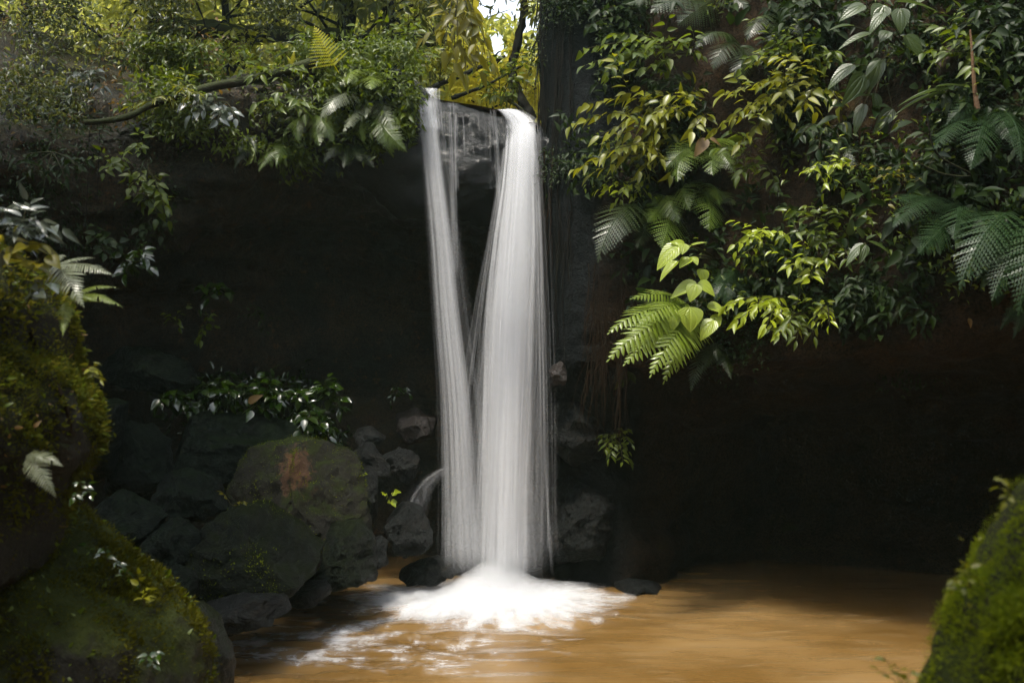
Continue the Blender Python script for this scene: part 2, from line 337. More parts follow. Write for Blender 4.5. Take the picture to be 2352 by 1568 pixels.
# ------------------------------------------------------------------ water
def watermat():
    m = M_('silty_water'); tc = m.N('TexCoord'); o = tc.outputs['Object']
    n1 = m.noise(.7, 3, .5, o)
    mp = m.N('Mapping'); mp.inputs['Scale'].default_value = (1.0, 3.2, 1.0); m.L(o, mp.inputs[0])
    n2 = m.noise(2.0, 4, .5, mp.outputs[0], .5); n3 = m.noise(9, 4, .6, mp.outputs[0], .4)
    c = m.mix(m.smooth(n1.outputs[0], .35, .65), (.120, .066, .018), (.20, .122, .046))
    c = m.mix(m.smooth(n2.outputs[0], .5, .8), c, (.18, .12, .055))
    p = m.N('BsdfPrincipled'); m.L(c, p.inputs['Base Color']); p.inputs['Roughness'].default_value = .10; p.inputs['IOR'].default_value = 1.33
    b = m.N('Bump'); b.inputs['Distance'].default_value = .009; b.inputs['Strength'].default_value = .35
    m.L(m.math('ADD', n2.outputs[0], m.math('MULTIPLY', n3.outputs[0], .25)), b.inputs['Height']); m.L(b.outputs[0], p.inputs['Normal'])
    m.L(p.outputs[0], m.out.inputs[0]); return m.m
FC = np.array([-.16, 9.45])
nx, ny = 420, 420
xs = np.linspace(-7.2, 6.8, nx); ys = np.linspace(-5, 14.0, ny)
X, Y_ = np.meshgrid(xs, ys, indexing='ij'); P = np.stack([X, Y_, 0*X], -1).reshape(-1, 3)
def waveh(P):
    dx = P[:, 0]-FC[0]; dy = P[:, 1]-FC[1]; r = np.sqrt(dx*dx+dy*dy)+1e-6; a = np.arctan2(dy, dx)
    wob = fbm(P, .9, 3, 5)
    amp = .030*np.exp(-r/1.9)+.004
    left = np.clip((-P[:, 0]+.4)/2.5, 0, 1)*np.exp(-((P[:, 1]-7.3)/1.6)**2)
    Q = P*np.array([1.0, 2.6, 1])
    amp2 = .022*np.exp(-r/1.4)+.0016
    return amp*.6*np.exp(-r/2.5)*np.sin(r*9+wob*4) + amp2*fbm(Q, 2.0, 2, 21) + left*.020*fbm(Q, 3.2, 3, 23)
Zw = waveh(P)
tag(meshobj('water', np.stack([P[:, 0], P[:, 1], Zw], -1), gridF(nx, ny), watermat()), kind='structure')
# stream water on top of the ledge, running to the lip
xs = np.linspace(-1.1, .3, 40); ys = np.linspace(10.02, 16, 90)
X, Y_ = np.meshgrid(xs, ys, indexing='ij'); X = X + .5*np.sin((Y_-10)*.5)*np.clip((Y_-10)/3, 0, 1)
P = np.stack([X, Y_, 0*X], -1).reshape(-1, 3)
lipz = np.interp(X, [-1.1, -.95, -.35, .0, .1, .3], [4.98, 4.96, 4.87, 4.80, 4.70, 4.68])
Zc = lipz - .03 + np.clip((Y_-10.4)/20, 0, 1) + .012*vn(P*4, 3).reshape(X.shape)
tag(meshobj('stream_water', np.stack([X, Y_, Zc], -1).reshape(-1, 3), gridF(40, 90), bpy.data.materials['silty_water']), kind='structure')

def whitemat(name, kind, a=.3):
    m = M_(name); tc = m.N('TexCoord')
    wc = (.92, .93, .95, 1) if kind == 'strand' else (.82, .83, .85, 1)
    d = m.N('BsdfDiffuse'); d.inputs[0].default_value = wc
    t = m.N('BsdfTranslucent'); t.inputs[0].default_value = wc
    mx = m.N('MixShader'); mx.inputs[0].default_value = .45; m.L(d.outputs[0], mx.inputs[1]); m.L(t.outputs[0], mx.inputs[2])
    tr = m.N('BsdfTransparent'); m2 = m.N('MixShader'); m.L(tr.outputs[0], m2.inputs[1]); m.L(mx.outputs[0], m2.inputs[2])
    if kind == 'strand':
        s = m.N('SeparateXYZ'); m.L(tc.outputs['UV'], s.inputs[0])
        g = m.N('NewGeometry'); rnd = g.outputs['Random Per Island']
        isb = m.math('GREATER_THAN', s.outputs[0], 1.5); u = m.math('SUBTRACT', s.outputs[0], m.math('MULTIPLY', isb, 2.0))
        cr = m.math('MULTIPLY', m.math('MULTIPLY', u, m.math('SUBTRACT', 1.0, u)), 4.0)   # soft across
        cb = m.N('CombineXYZ'); m.L(m.math('MULTIPLY', u, m.math('ADD', 3.0, m.math('MULTIPLY', isb, 13.0))), cb.inputs[0]); m.L(m.math('MULTIPLY', s.outputs[1], .7), cb.inputs[1]); m.L(m.math('MULTIPLY', rnd, 60.0), cb.inputs[2])
        n = m.noise(1.0, 3, .6, cb.outputs[0])
        al = m.math('MULTIPLY', m.math('MULTIPLY', m.math('POWER', cr, .8), m.smooth(n.outputs[0], .25, .7)), m.math('MULTIPLY', m.math('ADD', m.math('MULTIPLY', m.math('FRACT', m.math('MULTIPLY', rnd, 13.7)), .9), .35), a))
        # thin out at both ends of each strand
        e = m.math('MULTIPLY', m.smooth(s.outputs[1], 0.0, .12), m.math('SUBTRACT', 1.0, m.smooth(s.outputs[1], 5.5, 5.9)))
    else:
        # foam: streaks that run outwards from the splash
        o = m.N('SeparateXYZ'); m.L(tc.outputs['Object'], o.inputs[0])
        r = m.math('SQRT', m.math('ADD', m.math('POWER', o.outputs[0], 2.0), m.math('POWER', m.math('MULTIPLY', o.outputs[1], 1.0), 2.0)))
        th = m.math('ARCTAN2', o.outputs[1], o.outputs[0])
        cb = m.N('CombineXYZ'); K = 5.0
        m.L(m.math('MULTIPLY', m.math('COSINE', th), K), cb.inputs[0]); m.L(m.math('MULTIPLY', m.math('SINE', th), K), cb.inputs[1]); m.L(m.math('MULTIPLY', r, 2.2), cb.inputs[2])
        n = m.noise(1.3, 5, .68, cb.outputs[0], .3)
        mpn = m.N('Mapping'); mpn.inputs['Scale'].default_value = (1.0, 2.6, 1.0); m.L(tc.outputs['Object'], mpn.inputs[0]); nb = m.noise(4.5, 5, .72, mpn.outputs[0], .6)
        s = m.N('SeparateXYZ'); m.L(tc.outputs['UV'], s.inputs[0])
        cov = s.outputs[1]        # stored: how much foam there is here
        f = m.math('ADD', m.math('MULTIPLY', m.math('SUBTRACT', n.outputs[0], .5), 1.7), m.math('ADD', .55, m.math('MULTIPLY', m.math('SUBTRACT', nb.outputs[0], .5), .9)))
        al = m.math('MULTIPLY', m.smooth(m.math('SUBTRACT', m.math('ADD', f, m.math('MULTIPLY', cov, 1.0)), .98), -.16, .46), a)
        e = 1.0
    al = m.math('MULTIPLY', al, e, clamp=True)
    m.L(al, m2.inputs[0]); m.L(m2.outputs[0], m.out.inputs[0]); return m.m
WS = whitemat('falling_water', 'strand', .23)
WL = whitemat('left_falling_water', 'strand', .13)
WM = whitemat('thin_falling_water', 'strand', .12)
WF = whitemat('white_foam', 'foam', 1.0)
WF2 = whitemat('soft_splash', 'foam', .20)

def strands(keys, n, wd, seed, sparse=1.0, cluster=.55):
    """keys: rows (px, py, Y, halfwidth_px, half_depth). Falling ribbons spread through the whole thickness of the stream."""
    rg = np.random.default_rng(seed); K = np.array(keys, float); m = 30
    t = np.linspace(0, len(K)-1, m); Kc = catmull(K, t)
    V = []; F = []; UV = []; base = 0; CL = np.clip(rg.normal(0, .55, 16), -1.1, 1.1)
    for i in range(n):
        g = np.clip(rg.normal(0, .46), -1.15, 1.15)
        if rg.random() < cluster: g = CL[rg.integers(0, 16)] + rg.normal(0, .035)
        g = np.clip(g, -1.2, 1.2); dpt = rg.normal(0, .5); t0, t1 = 0, m
        if rg.random() < .35*sparse: t0 = rg.integers(0, m//2)
        if rg.random() < .25*sparse: t1 = rg.integers(m//2, m)
        if t1 - t0 < 6: continue
        wob = rg.normal(0, .08); ph = rg.random()*6
        pts = []
        for j in range(t0, t1):
            px, py, Yq, hw, hd = Kc[j]; u = j/(m-1)
            gg = g + wob*math.sin(ph+u*3)
            pts.append(D(px + gg*hw, py, Yq) + np.array([0, dpt*hd, 0]))
        pts = np.array(pts); ww = wd*(.35+1.5*rg.random()**2); ya = rg.normal(0, .7)
        side = np.array([math.cos(ya), math.sin(ya), 0])
        wj = ww*np.linspace(.6, 1.5, len(pts))[:, None]
        L_ = pts - side*wj/2; R_ = pts + side*wj/2; Mid = pts + np.array([math.sin(ya), -math.cos(ya), 0])*wj*.25
        V.append(np.stack([L_, Mid, R_], 1).reshape(-1, 3))
        k = len(pts); vl = np.cumsum(np.r_[0, np.linalg.norm(np.diff(pts, axis=0), axis=1)])
        dl = vl[-1]; vv = vl/dl*5.9
        UV.append(np.stack([np.tile([0, .5, 1], (k, 1)), np.repeat(vv[:, None], 3, 1)], -1).reshape(-1, 2))
        idx = base + gridF(k, 3); F.append(idx); base += 3*k
    return np.concatenate(V), np.concatenate(F), np.concatenate(UV)
def stream(name, keys, n, wd, seed, mat, parent, sparse=1.0, label=None, broad=0, bw=.16):
    V, F, UV = strands(keys, n, wd, seed, sparse)
    if broad:
        K2 = np.array(keys, float); K2[:, 3] *= .8
        V2, F2, U2 = strands(K2, broad, bw, seed+50, sparse*.6, .2); U2 = U2 + np.array([2.0, 0])   # u beyond 1 marks a broad veil
        F = np.concatenate([F, F2+len(V)]); V = np.concatenate([V, V2]); UV = np.concatenate([UV, U2])
    o = meshobj(name, V - np.array(parent.location), F, mat, parent, True, UV)
    if label: o['label'] = label
    return o
fall = empty('waterfall', (-.1, 9.6, 0), 'white silky waterfall pouring in two streams over a dark rock ledge into the pool', 'waterfall')
KL = [(990, 203, 10.25, 20, .02), (982, 226, 10.02, 27, .03), (990, 300, 9.86, 27, .04), (1000, 400, 9.78, 27, .05), (1018, 560, 9.7, 32, .07), (1032, 720, 9.65, 36, .1), (1050, 900, 9.62, 42, .12), (1062, 1100, 9.6, 50, .14), (1072, 1330, 9.58, 62, .16)]
stream('left_stream', KL, 120, .022, 1, WL, fall, .5, broad=30, bw=.11)
KR = [(1166, 252, 10.5, 14, .04), (1192, 280, 10.1, 27, .06), (1195, 330, 9.9, 28, .08), (1190, 430, 9.8, 32, .12), (1183, 560, 9.72, 42, .15), (1174, 720, 9.66, 48, .18), (1168, 900, 9.62, 48, .2), (1163, 1100, 9.58, 44, .22), (1158, 1345, 9.55, 44, .24)]
stream('right_stream', KR, 420, .026, 2, WS, fall, .4, broad=230)
KRb = [(1194, 290, 10.0, 28, .1), (1189, 460, 9.85, 44, .2), (1176, 640, 9.75, 62, .25), (1163, 850, 9.7, 78, .3), (1152, 1080, 9.7, 92, .32), (1148, 1320, 9.7, 108, .34)]
stream('spray_veil', KRb, 240, .02, 3, WM, fall, .9, broad=60, bw=.16)
KD = [(1148, 252, 10.06, 10, .02), (1172, 262, 10.0, 14, .03), (1190, 295, 9.95, 16, .05), (1196, 380, 9.85, 18, .06)]
stream('left_lip_flow', KL[:3], 60, .03, 41, WS, fall, .2)
stream('lip_flow', KD, 160, .03, 8, WS, fall, .2)
stream('trickle', [(1032, 232, 10.02, 10, .01), (1036, 300, 9.9, 9, .02), (1040, 420, 9.85, 7, .02), (1044, 640, 9.8, 8, .03)], 26, .016, 4, WM, fall)
stream('trickle', [(1052, 236, 10.02, 6, .01), (1050, 300, 9.92, 6, .02), (1052, 440, 9.88, 8, .03)], 12, .014, 5, WM, fall)
stream('trickle', [(1130, 250, 10.02, 10, .01), (1138, 320, 9.92, 8, .02), (1144, 420, 9.88, 6, .02), (1150, 560, 9.8, 6, .02)], 20, .014, 6, WM, fall)
rgt = np.random.default_rng(31)
for i, x0 in enumerate([1010, 1018, 1062, 1078, 1096, 1112, 1122, 1156]):
    yl = 214 + (x0-975)*.19; ln = rgt.uniform(60, 330) if x0 < 1060 or x0 > 1110 else rgt.uniform(25, 90)
    stream('trickle', [(x0, yl+16, 10.04, 5, .01), (x0+3, yl+40, 9.94, 4, .02), (x0+5, yl+50+ln*.6, 9.9, 4, .02), (x0+7, yl+60+ln, 9.86, 5, .03)], 3, .012, 60+i, WM, fall)
for i, (a, b, c, nn) in enumerate([(1238, 1248, 480, 8), (1254, 1266, 560, 5), (1268, 1274, 700, 4), (1228, 1240, 380, 8), (1246, 1256, 640, 5)]):
    stream('water_thread', [(a-10, 330 + i*30, 9.75, 3, .01), (a, c, 9.7, 3, .02), (b, 900, 9.66, 4, .02), (b+2, 1280, 9.64, 5, .03)], nn, .014, 10+i, WM, fall)
stream('side_splash', [(1022, 1075, 9.75, 10, .05), (990, 1100, 9.7, 22, .08), (962, 1135, 9.66, 26, .1), (940, 1190, 9.62, 22, .1)], 6, .04, 20, WM, fall, .3, broad=4, bw=.2)

def foamcov(P):
    x = P[:, 0]-FC[0]; y = P[:, 1]-FC[1]
    ax = np.where(x < 0, 1.28, 1.08); ay = np.where(y < 0, 1.15, .8)
    e = np.sqrt((x/ax)**2 + (y/ay)**2)
    c = np.clip(1.42 - e*1.0, -.6, 1.0)
    # drift tongue to the lower left
    d = np.exp(-((x+1.3)/.9)**2 - ((y+.35+.1*x)/.30)**2)*.40 + np.exp(-((x-.95)/.5)**2 - ((y+.05)/.25)**2)*.22
    d2 = np.exp(-((x+1.4)/1.6)**2 - ((y+1.7)/1.0)**2)*.55
    return np.maximum(np.maximum(np.clip(c, -.35, 1), d*1.15), d2*.78)
def foam(name, hs, z0, mat, parent, res=150, ext=(-3.6, 2.0, -3.3, 1.3)):
    xs = np.linspace(ext[0], ext[1], int(res*1.5)); ys = np.linspace(ext[2], ext[3], res)
    X, Y_ = np.meshgrid(xs, ys, indexing='ij'); P = np.stack([X+FC[0], Y_+FC[1], 0*X], -1).reshape(-1, 3)
    r = np.sqrt((X/1.15)**2+Y_**2).ravel(); cov = foamcov(P)
    mound = np.exp(-(r/.40)**2)*.11 + np.exp(-(r/.95)**2)*.07
    Zf = waveh(P) + z0 + hs*mound*(1+.22*fbm(P, 1.6, 2, 55))
    nxx = len(xs)
    uv = np.stack([np.zeros(len(P)), cov - (.10*hs if hs > 0 else 0)], -1)
    V = np.stack([P[:, 0]-FC[0], P[:, 1]-FC[1], Zf], -1)
    F = gridF(nxx, res); keep = cov[F].max(1) > .08; F = F[keep]
    o = meshobj(name, V, F, mat, parent, True, uv); return o
fo = empty('foam', (FC[0], FC[1], 0)); tag(fo, 'bright white foam spreading over the pool where the waterfall lands', 'foam', None, 'stuff')
foam('foam_sheet', .0, .006, WF, fo)
for k in range(7): foam('splash_layer', .3+.19*k, .014, WF2, fo, 90, (-1.9, 1.7, -1.6, 1.1))

# ------------------------------------------------------------------ rocks
def ico(sub):
    bm_ = bpy.data.meshes.new('t'); import bmesh
    b = bmesh.new(); bmesh.ops.create_icosphere(b, subdivisions=sub, radius=1); b.to_mesh(bm_); b.free()
    V = np.array([v.co[:] for v in bm_.vertices]); F = [list(p.vertices) for p in bm_.polygons]; bpy.data.meshes.remove(bm_); return V, F
ICO = {k: ico(k) for k in (4, 5, 6)}
def rock(name, label, outline, Y, thick, mat, seed, cat='rock', nf=9, amp=.05, sub=5, flat=.8, group=None, lo=None):
    """solid rock: plan outline measured on the photograph, set at distance Y with its own thickness, cut by random flat faces."""
    O = np.array([D(x, y, Y) for x, y in outline]); c = O.mean(0); q = (O-c)[:, [0, 2]]
    an = np.arctan2(q[:, 1], q[:, 0]); Vd, F = ICO[sub]
    # radius of the outline polygon along each angle
    def rad(a):
        d = np.stack([np.cos(a), np.sin(a)], -1); best = np.zeros(len(a))
        for i in range(len(q)):
            p0, p1 = q[i], q[(i+1) % len(q)]; e = p1-p0
            den = d[:, 0]*e[1]-d[:, 1]*e[0]; den = np.where(np.abs(den) < 1e-9, 1e-9, den)
            t = (p0[0]*e[1]-p0[1]*e[0])/den; s = (p0[0]*d[:, 1]-p0[1]*d[:, 0])/den
            ok = (t > 0) & (s >= -.001) & (s <= 1.001); best = np.where(ok, np.maximum(best, t), best)
        return np.maximum(best, .02)
    a = np.arctan2(Vd[:, 2], Vd[:, 0]); ring = np.sqrt(Vd[:, 0]**2+Vd[:, 2]**2)
    r2 = rad(a)*ring**flat; yy = np.sign(Vd[:, 1])*np.abs(Vd[:, 1])**flat*thick
    V = np.stack([np.cos(a)*r2, yy, np.sin(a)*r2], -1)
    rg = np.random.default_rng(seed); s = float(np.abs(V).max())
    big = [(-.6, -.5, .65, .42), (.6, -.55, .55, .46), (.1, -1, -.15, .62), (.0, -.35, .9, .74)] if nf > 5 else []
    for i in range(nf + len(big)):
        if i < len(big):
            n = unit(np.array(big[i][:3]) + rg.normal(0, .2, 3)); sup = (V@n).max(); dd = sup*(big[i][3]+rg.uniform(-.06, .1))
        else:
            n = unit(np.array([rg.normal(0, .8), -abs(rg.normal(.9, .5)), rg.normal(.25, .8)])); sup = (V@n).max(); dd = sup*rg.uniform(.76, .92)
        ex = np.clip(V@n - dd, 0, None); V = V - ex[:, None]*n*.97
    P = V + c
    nrm = unit(V/np.array([1, max(thick/s, .3), 1])**2)
    rid = 1-2*np.abs(fbm(P*np.array([1, 1, 1.8]), 3.2, 3, seed+8)); V = V + nrm*(amp*s*fbm(P/s, 1.6, 5, seed) + .018*fbm(P, 8, 5, seed+3, .65) + .02*rid*(mat is not MOSSB))[:, None]
    o = meshobj(name, V + c, F, mat, None, True, None, c)
    o.data.set_sharp_from_angle(angle=R(38)) if hasattr(o.data, 'set_sharp_from_angle') else None
    return tag(o, label, cat, group)
RK = [
 ('large rounded boulder coated in green moss with an orange scraped patch', [(490,1120),(500,1060),(560,1000),(650,985),(760,1010),(800,1040),(835,1130),(845,1240),(850,1330),(760,1340),(700,1300),(620,1260),(540,1200)], 8.7, .8, 'MB', 5),
 ('long grey-green boulder lying behind the large mossy boulder', [(330,985),(400,955),(560,945),(660,970),(700,1060),(560,1120),(430,1130),(360,1060)], 9.4, .5, 'BO', 6),
 ('grey slab tilted under the left rock wall above the boulder pile', [(205,800),(300,790),(420,830),(440,880),(380,905),(300,890),(220,865)], 9.6, .5, 'BO', 7),
 ('upright bluish wet rock beside the mossy foreground boulder', [(150,1090),(160,930),(215,890),(270,910),(262,1000),(235,1100),(190,1110)], 8.3, .4, 'BO', 8),
 ('dark tall rock wedged between the upright bluish rock and the long boulder', [(230,1130),(240,1000),(300,950),(370,1010),(385,1090),(330,1160),(270,1170)], 8.9, .4, 'BO', 9),
 ('grey angular rock sitting above the pyramid shaped boulder', [(318,1150),(350,1090),(420,1078),(490,1110),(510,1170),(470,1205),(380,1195)], 8.3, .4, 'BO', 10),
 ('broad flat-topped grey rock at the left of the pile', [(130,1230),(160,1150),(230,1130),(290,1150),(362,1190),(330,1240),(270,1290),(180,1270)], 7.4, .5, 'BO', 11),
 ('small grey wedge of rock left of the pyramid shaped boulder', [(300,1270),(350,1190),(400,1200),(452,1240),(440,1290),(370,1310)], 7.3, .35, 'BO', 12),
 ('big pyramid shaped boulder with a pointed top at the water edge', [(425,1320),(440,1240),(500,1190),(555,1146),(600,1170),(670,1215),(722,1260),(715,1320),(640,1375),(520,1380),(440,1370)], 7.5, .7, 'BM', 13),
 ('small round grey stone at the foot of the pile', [(350,1330),(370,1297),(410,1297),(440,1330),(435,1385),(380,1390)], 6.9, .25, 'BO', 14),
 ('dark green boulder under the right side of the large mossy boulder', [(700,1260),(760,1205),(820,1200),(855,1240),(855,1335),(780,1350),(715,1330)], 8.3, .45, 'BM', 15),
 ('upright glistening grey block left of the waterfall base', [(880,1205),(905,1140),(935,1120),(958,1150),(985,1215),(990,1245),(960,1275),(915,1283),(900,1240)], 9.3, .22, 'WR', 16),
 ('small wet bluish rock left of the glistening block', [(832,1240),(870,1230),(890,1245),(885,1300),(855,1320),(838,1290)], 9.0, .16, 'WR', 17),
 ('narrow wet rock squeezed behind the large mossy boulder', [(800,1060),(835,1050),(862,1080),(864,1180),(845,1215),(815,1170)], 9.2, .2, 'WR', 18),
 ('flat dark rock leaning above the narrow wet rock', [(790,1025),(850,1020),(890,1065),(895,1095),(850,1085),(800,1050)], 9.5, .25, 'WR', 19),
 ('ridged black rock pointing down above the glistening block', [(862,1035),(910,1025),(955,1050),(958,1085),(935,1107),(900,1080)], 9.6, .22, 'WR', 20),
 ('pale-topped wet rock on the slope behind the pile', [(800,985),(850,980),(882,1005),(872,1022),(820,1018)], 10.0, .25, 'WR', 21),
 ('black wet rock sticking out of the white foam', [(912,1332),(925,1310),(960,1288),(1005,1280),(1045,1285),(1060,1310),(1020,1330),(950,1345)], 9.5, .28, 'WR', 22),
 ('low dark rock at the waterline with bright wet glints', [(640,1370),(680,1345),(740,1340),(760,1365),(720,1385),(650,1390)], 7.8, .25, 'WR', 23),
 ('brownish rock step behind the base of the waterfall', [(1000,1150),(1080,1110),(1200,1120),(1270,1170),(1280,1290),(1180,1310),(1040,1310)], 10.6, .5, 'WR', 24),
 ('wet layered rock at the foot of the root curtain', [(1255,1130),(1300,1085),(1380,1090),(1420,1150),(1400,1230),(1370,1285),(1270,1290)], 10.0, .45, 'WR', 25),
 ('dark bulging rock hanging behind the root curtain', [(1255,900),(1300,870),(1360,890),(1400,960),(1390,1050),(1310,1070),(1260,1010)], 9.95, .4, 'WR', 26),
 ('small orange-brown stone beside the thin water threads', [(1262,835),(1290,825),(1305,850),(1295,880),(1268,878)], 9.6, .12, 'OR', 27),
 ('dark wet stone low in the water under the cave mouth', [(1400,1345),(1450,1335),(1500,1340),(1530,1352),(1500,1362),(1430,1362)], 9.75, .25, 'WR', 28),
 ('green-tinged rock at the bottom edge beside the pool', [(370,1570),(360,1430),(420,1400),(460,1440),(500,1530),(505,1650),(380,1660)], 5.6, .5, 'BM', 29),
 ('dark rock in the shadow at the back of the left pile', [(120,1000),(130,880),(180,850),(230,900),(200,1000),(150,1050)], 9.3, .4, 'BO', 30),
 ('black rock under the pyramid shaped boulder at the waterline', [(430,1400),(520,1370),(640,1380),(660,1410),(560,1440),(450,1450)], 7.0, .35, 'WR', 31),
 ('reddish brown block in the earth slope left of the waterfall', [(900,950),(950,930),(1000,960),(990,1010),(930,1020)], 10.5, .3, 'OR', 32),
]
ORM = rockmat('orange_rock', (.09, .04, .016), (.15, .065, .025), (.05, .03, .02), wet=.35, bump=.02, scale=2)
c0 = np.mean([D(x, y, 8.7) for x, y in RK[0][1]], axis=0)
MB1 = rockmat('mossy_boulder_patch', (.05, .046, .030), (.085, .072, .04), (.10, .075, .04), moss=.38, mossc=((.035, .062, .012), (.10, .13, .03)), wet=.6, bump=.05, scale=1.5, spec=.25,
              patch=(tuple(D(695, 1035, 8.25)-c0), .37, (.085, .045, .024)))
BM = rockmat('half_mossy_boulder', (.012, .022, .012), (.045, .066, .036), (.09, .085, .05), moss=.26, wet=.26, bump=.08, scale=1.2, spec=.16, mspec=.06)
mats = {'MB': MB1, 'BO': BOULD, 'BM': BM, 'WR': ROCK_WET, 'OR': ORM}
rocks = []
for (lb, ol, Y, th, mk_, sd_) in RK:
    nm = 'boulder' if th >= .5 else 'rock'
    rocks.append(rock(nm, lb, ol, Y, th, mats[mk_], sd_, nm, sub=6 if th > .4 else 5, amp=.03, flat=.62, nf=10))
rocks[0]

# ------------------------------------------------------------------ leaves, stems
def leaf_template(n, wf, fold, curl):
    v = np.linspace(0, 1, n+1)
    T = []; U = []
    for q in v:
        wq = wf(q)
        for u in (-1, 0, 1):
            T.append((u*wq, q, fold*abs(u)*wq*.9 - curl*q*q)); U.append((.5+.5*u*max(wq*2, .15), q))
    return np.array(T), np.array(U), gridF(n+1, 3)
ovate = lambda q: .5*math.sin(math.pi*min(1, q**.75))**.9*(1-.35*q) if 0 < q < 1 else .012
lance = lambda q: .5*math.sin(math.pi*q**.85)**1.1*.9 if 0 < q < 1 else .012
heart = lambda q: .5*(math.sin(math.pi*q**.55)**.8) if 0 < q < 1 else (.16 if q == 0 else .01)
TPL = {'ovate': leaf_template(7, ovate, .22, .22), 'lance': leaf_template(7, lance, .2, .25), 'heart': leaf_template(10, heart, .12, .26),
       'lo': leaf_template(3, ovate, .3, .22), 'blade': leaf_template(2, lance, .1, .4), 'min': leaf_template(2, ovate, .15, .15)}
class Leaves:
    def __init__(s, tpl='ovate'): s.t = TPL[tpl]; s.a = []
    def add(s, o, t, n, L, W): s.a.append((o, t, n, L, W))
    def arr(s):
        O = np.array([x[0] for x in s.a]); T = unit(np.array([x[1] for x in s.a])); Nn = np.array([x[2] for x in s.a], float)
        Nn = unit(Nn - (Nn*T).sum(1, keepdims=True)*T); B = np.cross(T, Nn); L = np.array([x[3] for x in s.a])[:, None, None]; W = np.array([x[4] for x in s.a])[:, None, None]
        return s.mk(O, T, Nn, B, L, W)
    def mk(s, O, T, Nn, B, L, W):
        t = s.t[0]; n = len(t)
        V = O[:, None] + B[:, None]*(t[None, :, 0:1]*W) + T[:, None]*(t[None, :, 1:2]*L) + Nn[:, None]*(t[None, :, 2:3]*L)
        F = (s.t[2][None] + (np.arange(len(O))*n)[:, None, None]).reshape(-1, 4)
        return V.reshape(-1, 3), F, np.tile(s.t[1], (len(O), 1))
def leaves_bulk(tpl, O, T, Nn, L, W):
    s = Leaves(tpl); T = unit(T); Nn = unit(Nn - (Nn*T).sum(1, keepdims=True)*T)
    return s.mk(O, T, Nn, np.cross(T, Nn), L[:, None, None], W[:, None, None])
def tube(pts, rad, sides=5):
    pts = np.asarray(pts, float); n = len(pts); rad = np.broadcast_to(rad, (n,)) if np.ndim(rad) < 1 or len(np.atleast_1d(rad)) == n else np.linspace(rad[0], rad[1], n)
    T = unit(np.gradient(pts, axis=0)); ref = np.array([.31, .2, .93]); ref = ref if abs(T[0]@unit(ref)) < .9 else np.array([1., 0, 0])
    A = unit(np.cross(T, ref)); B = np.cross(T, A); th = np.arange(sides)/sides*2*math.pi
    V = pts[:, None] + rad[:, None, None]*(A[:, None]*np.cos(th)[None, :, None] + B[:, None]*np.sin(th)[None, :, None])
    i = np.arange(n-1)[:, None]*sides; j = np.arange(sides)[None]; k = (j+1) % sides
    F = np.stack([i+j, i+k, i+sides+k, i+sides+j], -1).reshape(-1, 4)
    return V.reshape(-1, 3), F
class Acc:
    def __init__(s): s.V = []; s.F = []; s.n = 0
    def add(s, V, F): s.V.append(V); s.F.append(np.asarray(F)+s.n); s.n += len(V)
    def obj(s, name, mat, parent=None, smooth=True):
        V = np.concatenate(s.V); F = np.concatenate(s.F)
        if parent is not None: V = V - np.array(parent.location)
        return meshobj(name, V, F, mat, parent, smooth)
def bez(a, b, sag, n=12, side=0.0):
    a = np.asarray(a, float); b = np.asarray(b, float); m = (a+b)/2 + np.array([side, 0, sag]); t = np.linspace(0, 1, n)[:, None]
    return a*(1-t)**2 + 2*m*t*(1-t) + b*t*t
UP = np.array([0, 0, 1.]); CAMD = np.array([0, -1., .1])
def attach(px, py, Y=None, out=.0, which='AB'):
    if Y is not None: return D(px, py, Y)
    h, n = hit(px, py, which); r = unit(ray(px, py)); return h - r*out
def sprig_leaves(LV, pts, L, W, rg, gap, droop, face, jit=.35):
    seg = np.linalg.norm(np.diff(pts, axis=0), axis=1).sum(); n = max(3, int(seg/gap))
    for i in range(n+1):
        f = .15+.85*i/n; k = min(int(f*(len(pts)-1)), len(pts)-2); q = f*(len(pts)-1)-k
        o = pts[k]*(1-q)+pts[k+1]*q; T = unit(pts[k+1]-pts[k])
        sd = unit(np.cross(T, UP) + 1e-3)*(1 if i % 2 else -1)
        if i == n: sd = sd*.1
        t = unit(T*.7 + sd*rg.uniform(.6, 1.1) + np.array([0, 0, -droop])*rg.uniform(.5, 1.3) + rg.normal(0, jit*.5, 3))
        nn = UP*(1-face) + CAMD*face + rg.normal(0, jit, 3)
        s = rg.uniform(.65, 1.1)
        LV.add(o + t*L*.12, t, nn, L*s, W*s)
def plant(name, label, cat, base, tips, L, W, mat, tpl='ovate', gap=.06, droop=.35, face=.45, sag=.15, Y=None, dY=.45, seed=0, stem=.006, group=None, which='AB', smat=None, jit=.35, out=.0, sub=2):
    rg = np.random.default_rng(seed+hash(len(label))*13 + int(base[0]) + int(base[1])*3)
    b = attach(base[0], base[1], Y, 0, which)
    ro = empty(name, b, label, cat, group); LV = Leaves(tpl); A = Acc()
    for tp in tips:
        yy = b[1] - (tp[2] if len(tp) > 2 else dY*rg.uniform(.5, 1.3))
        tip = D(tp[0], tp[1], yy); ln = np.linalg.norm(tip-b)
        pts = bez(b, tip, sag*ln, 12); A.add(*tube(pts, (stem, stem*.35), 4)); sprig_leaves(LV, pts[3:], L, W, rg, gap, droop, face, jit)
        for k in range(sub):
            if ln < .3: break
            i0 = rg.integers(4, 10); e = pts[i0] + unit(pts[i0]-pts[i0-1] + rg.normal(0, .6, 3))*ln*rg.uniform(.2, .4)
            p2 = bez(pts[i0], e, .02, 7); A.add(*tube(p2, (stem*.5, stem*.25), 4)); sprig_leaves(LV, p2, L*.85, W*.85, rg, gap, droop, face, jit)
    V, F, U = LV.arr(); meshobj('foliage', V-b, F, LM[mat], ro, True, U)
    A.obj('stem', smat or STEM, ro)
    return ro

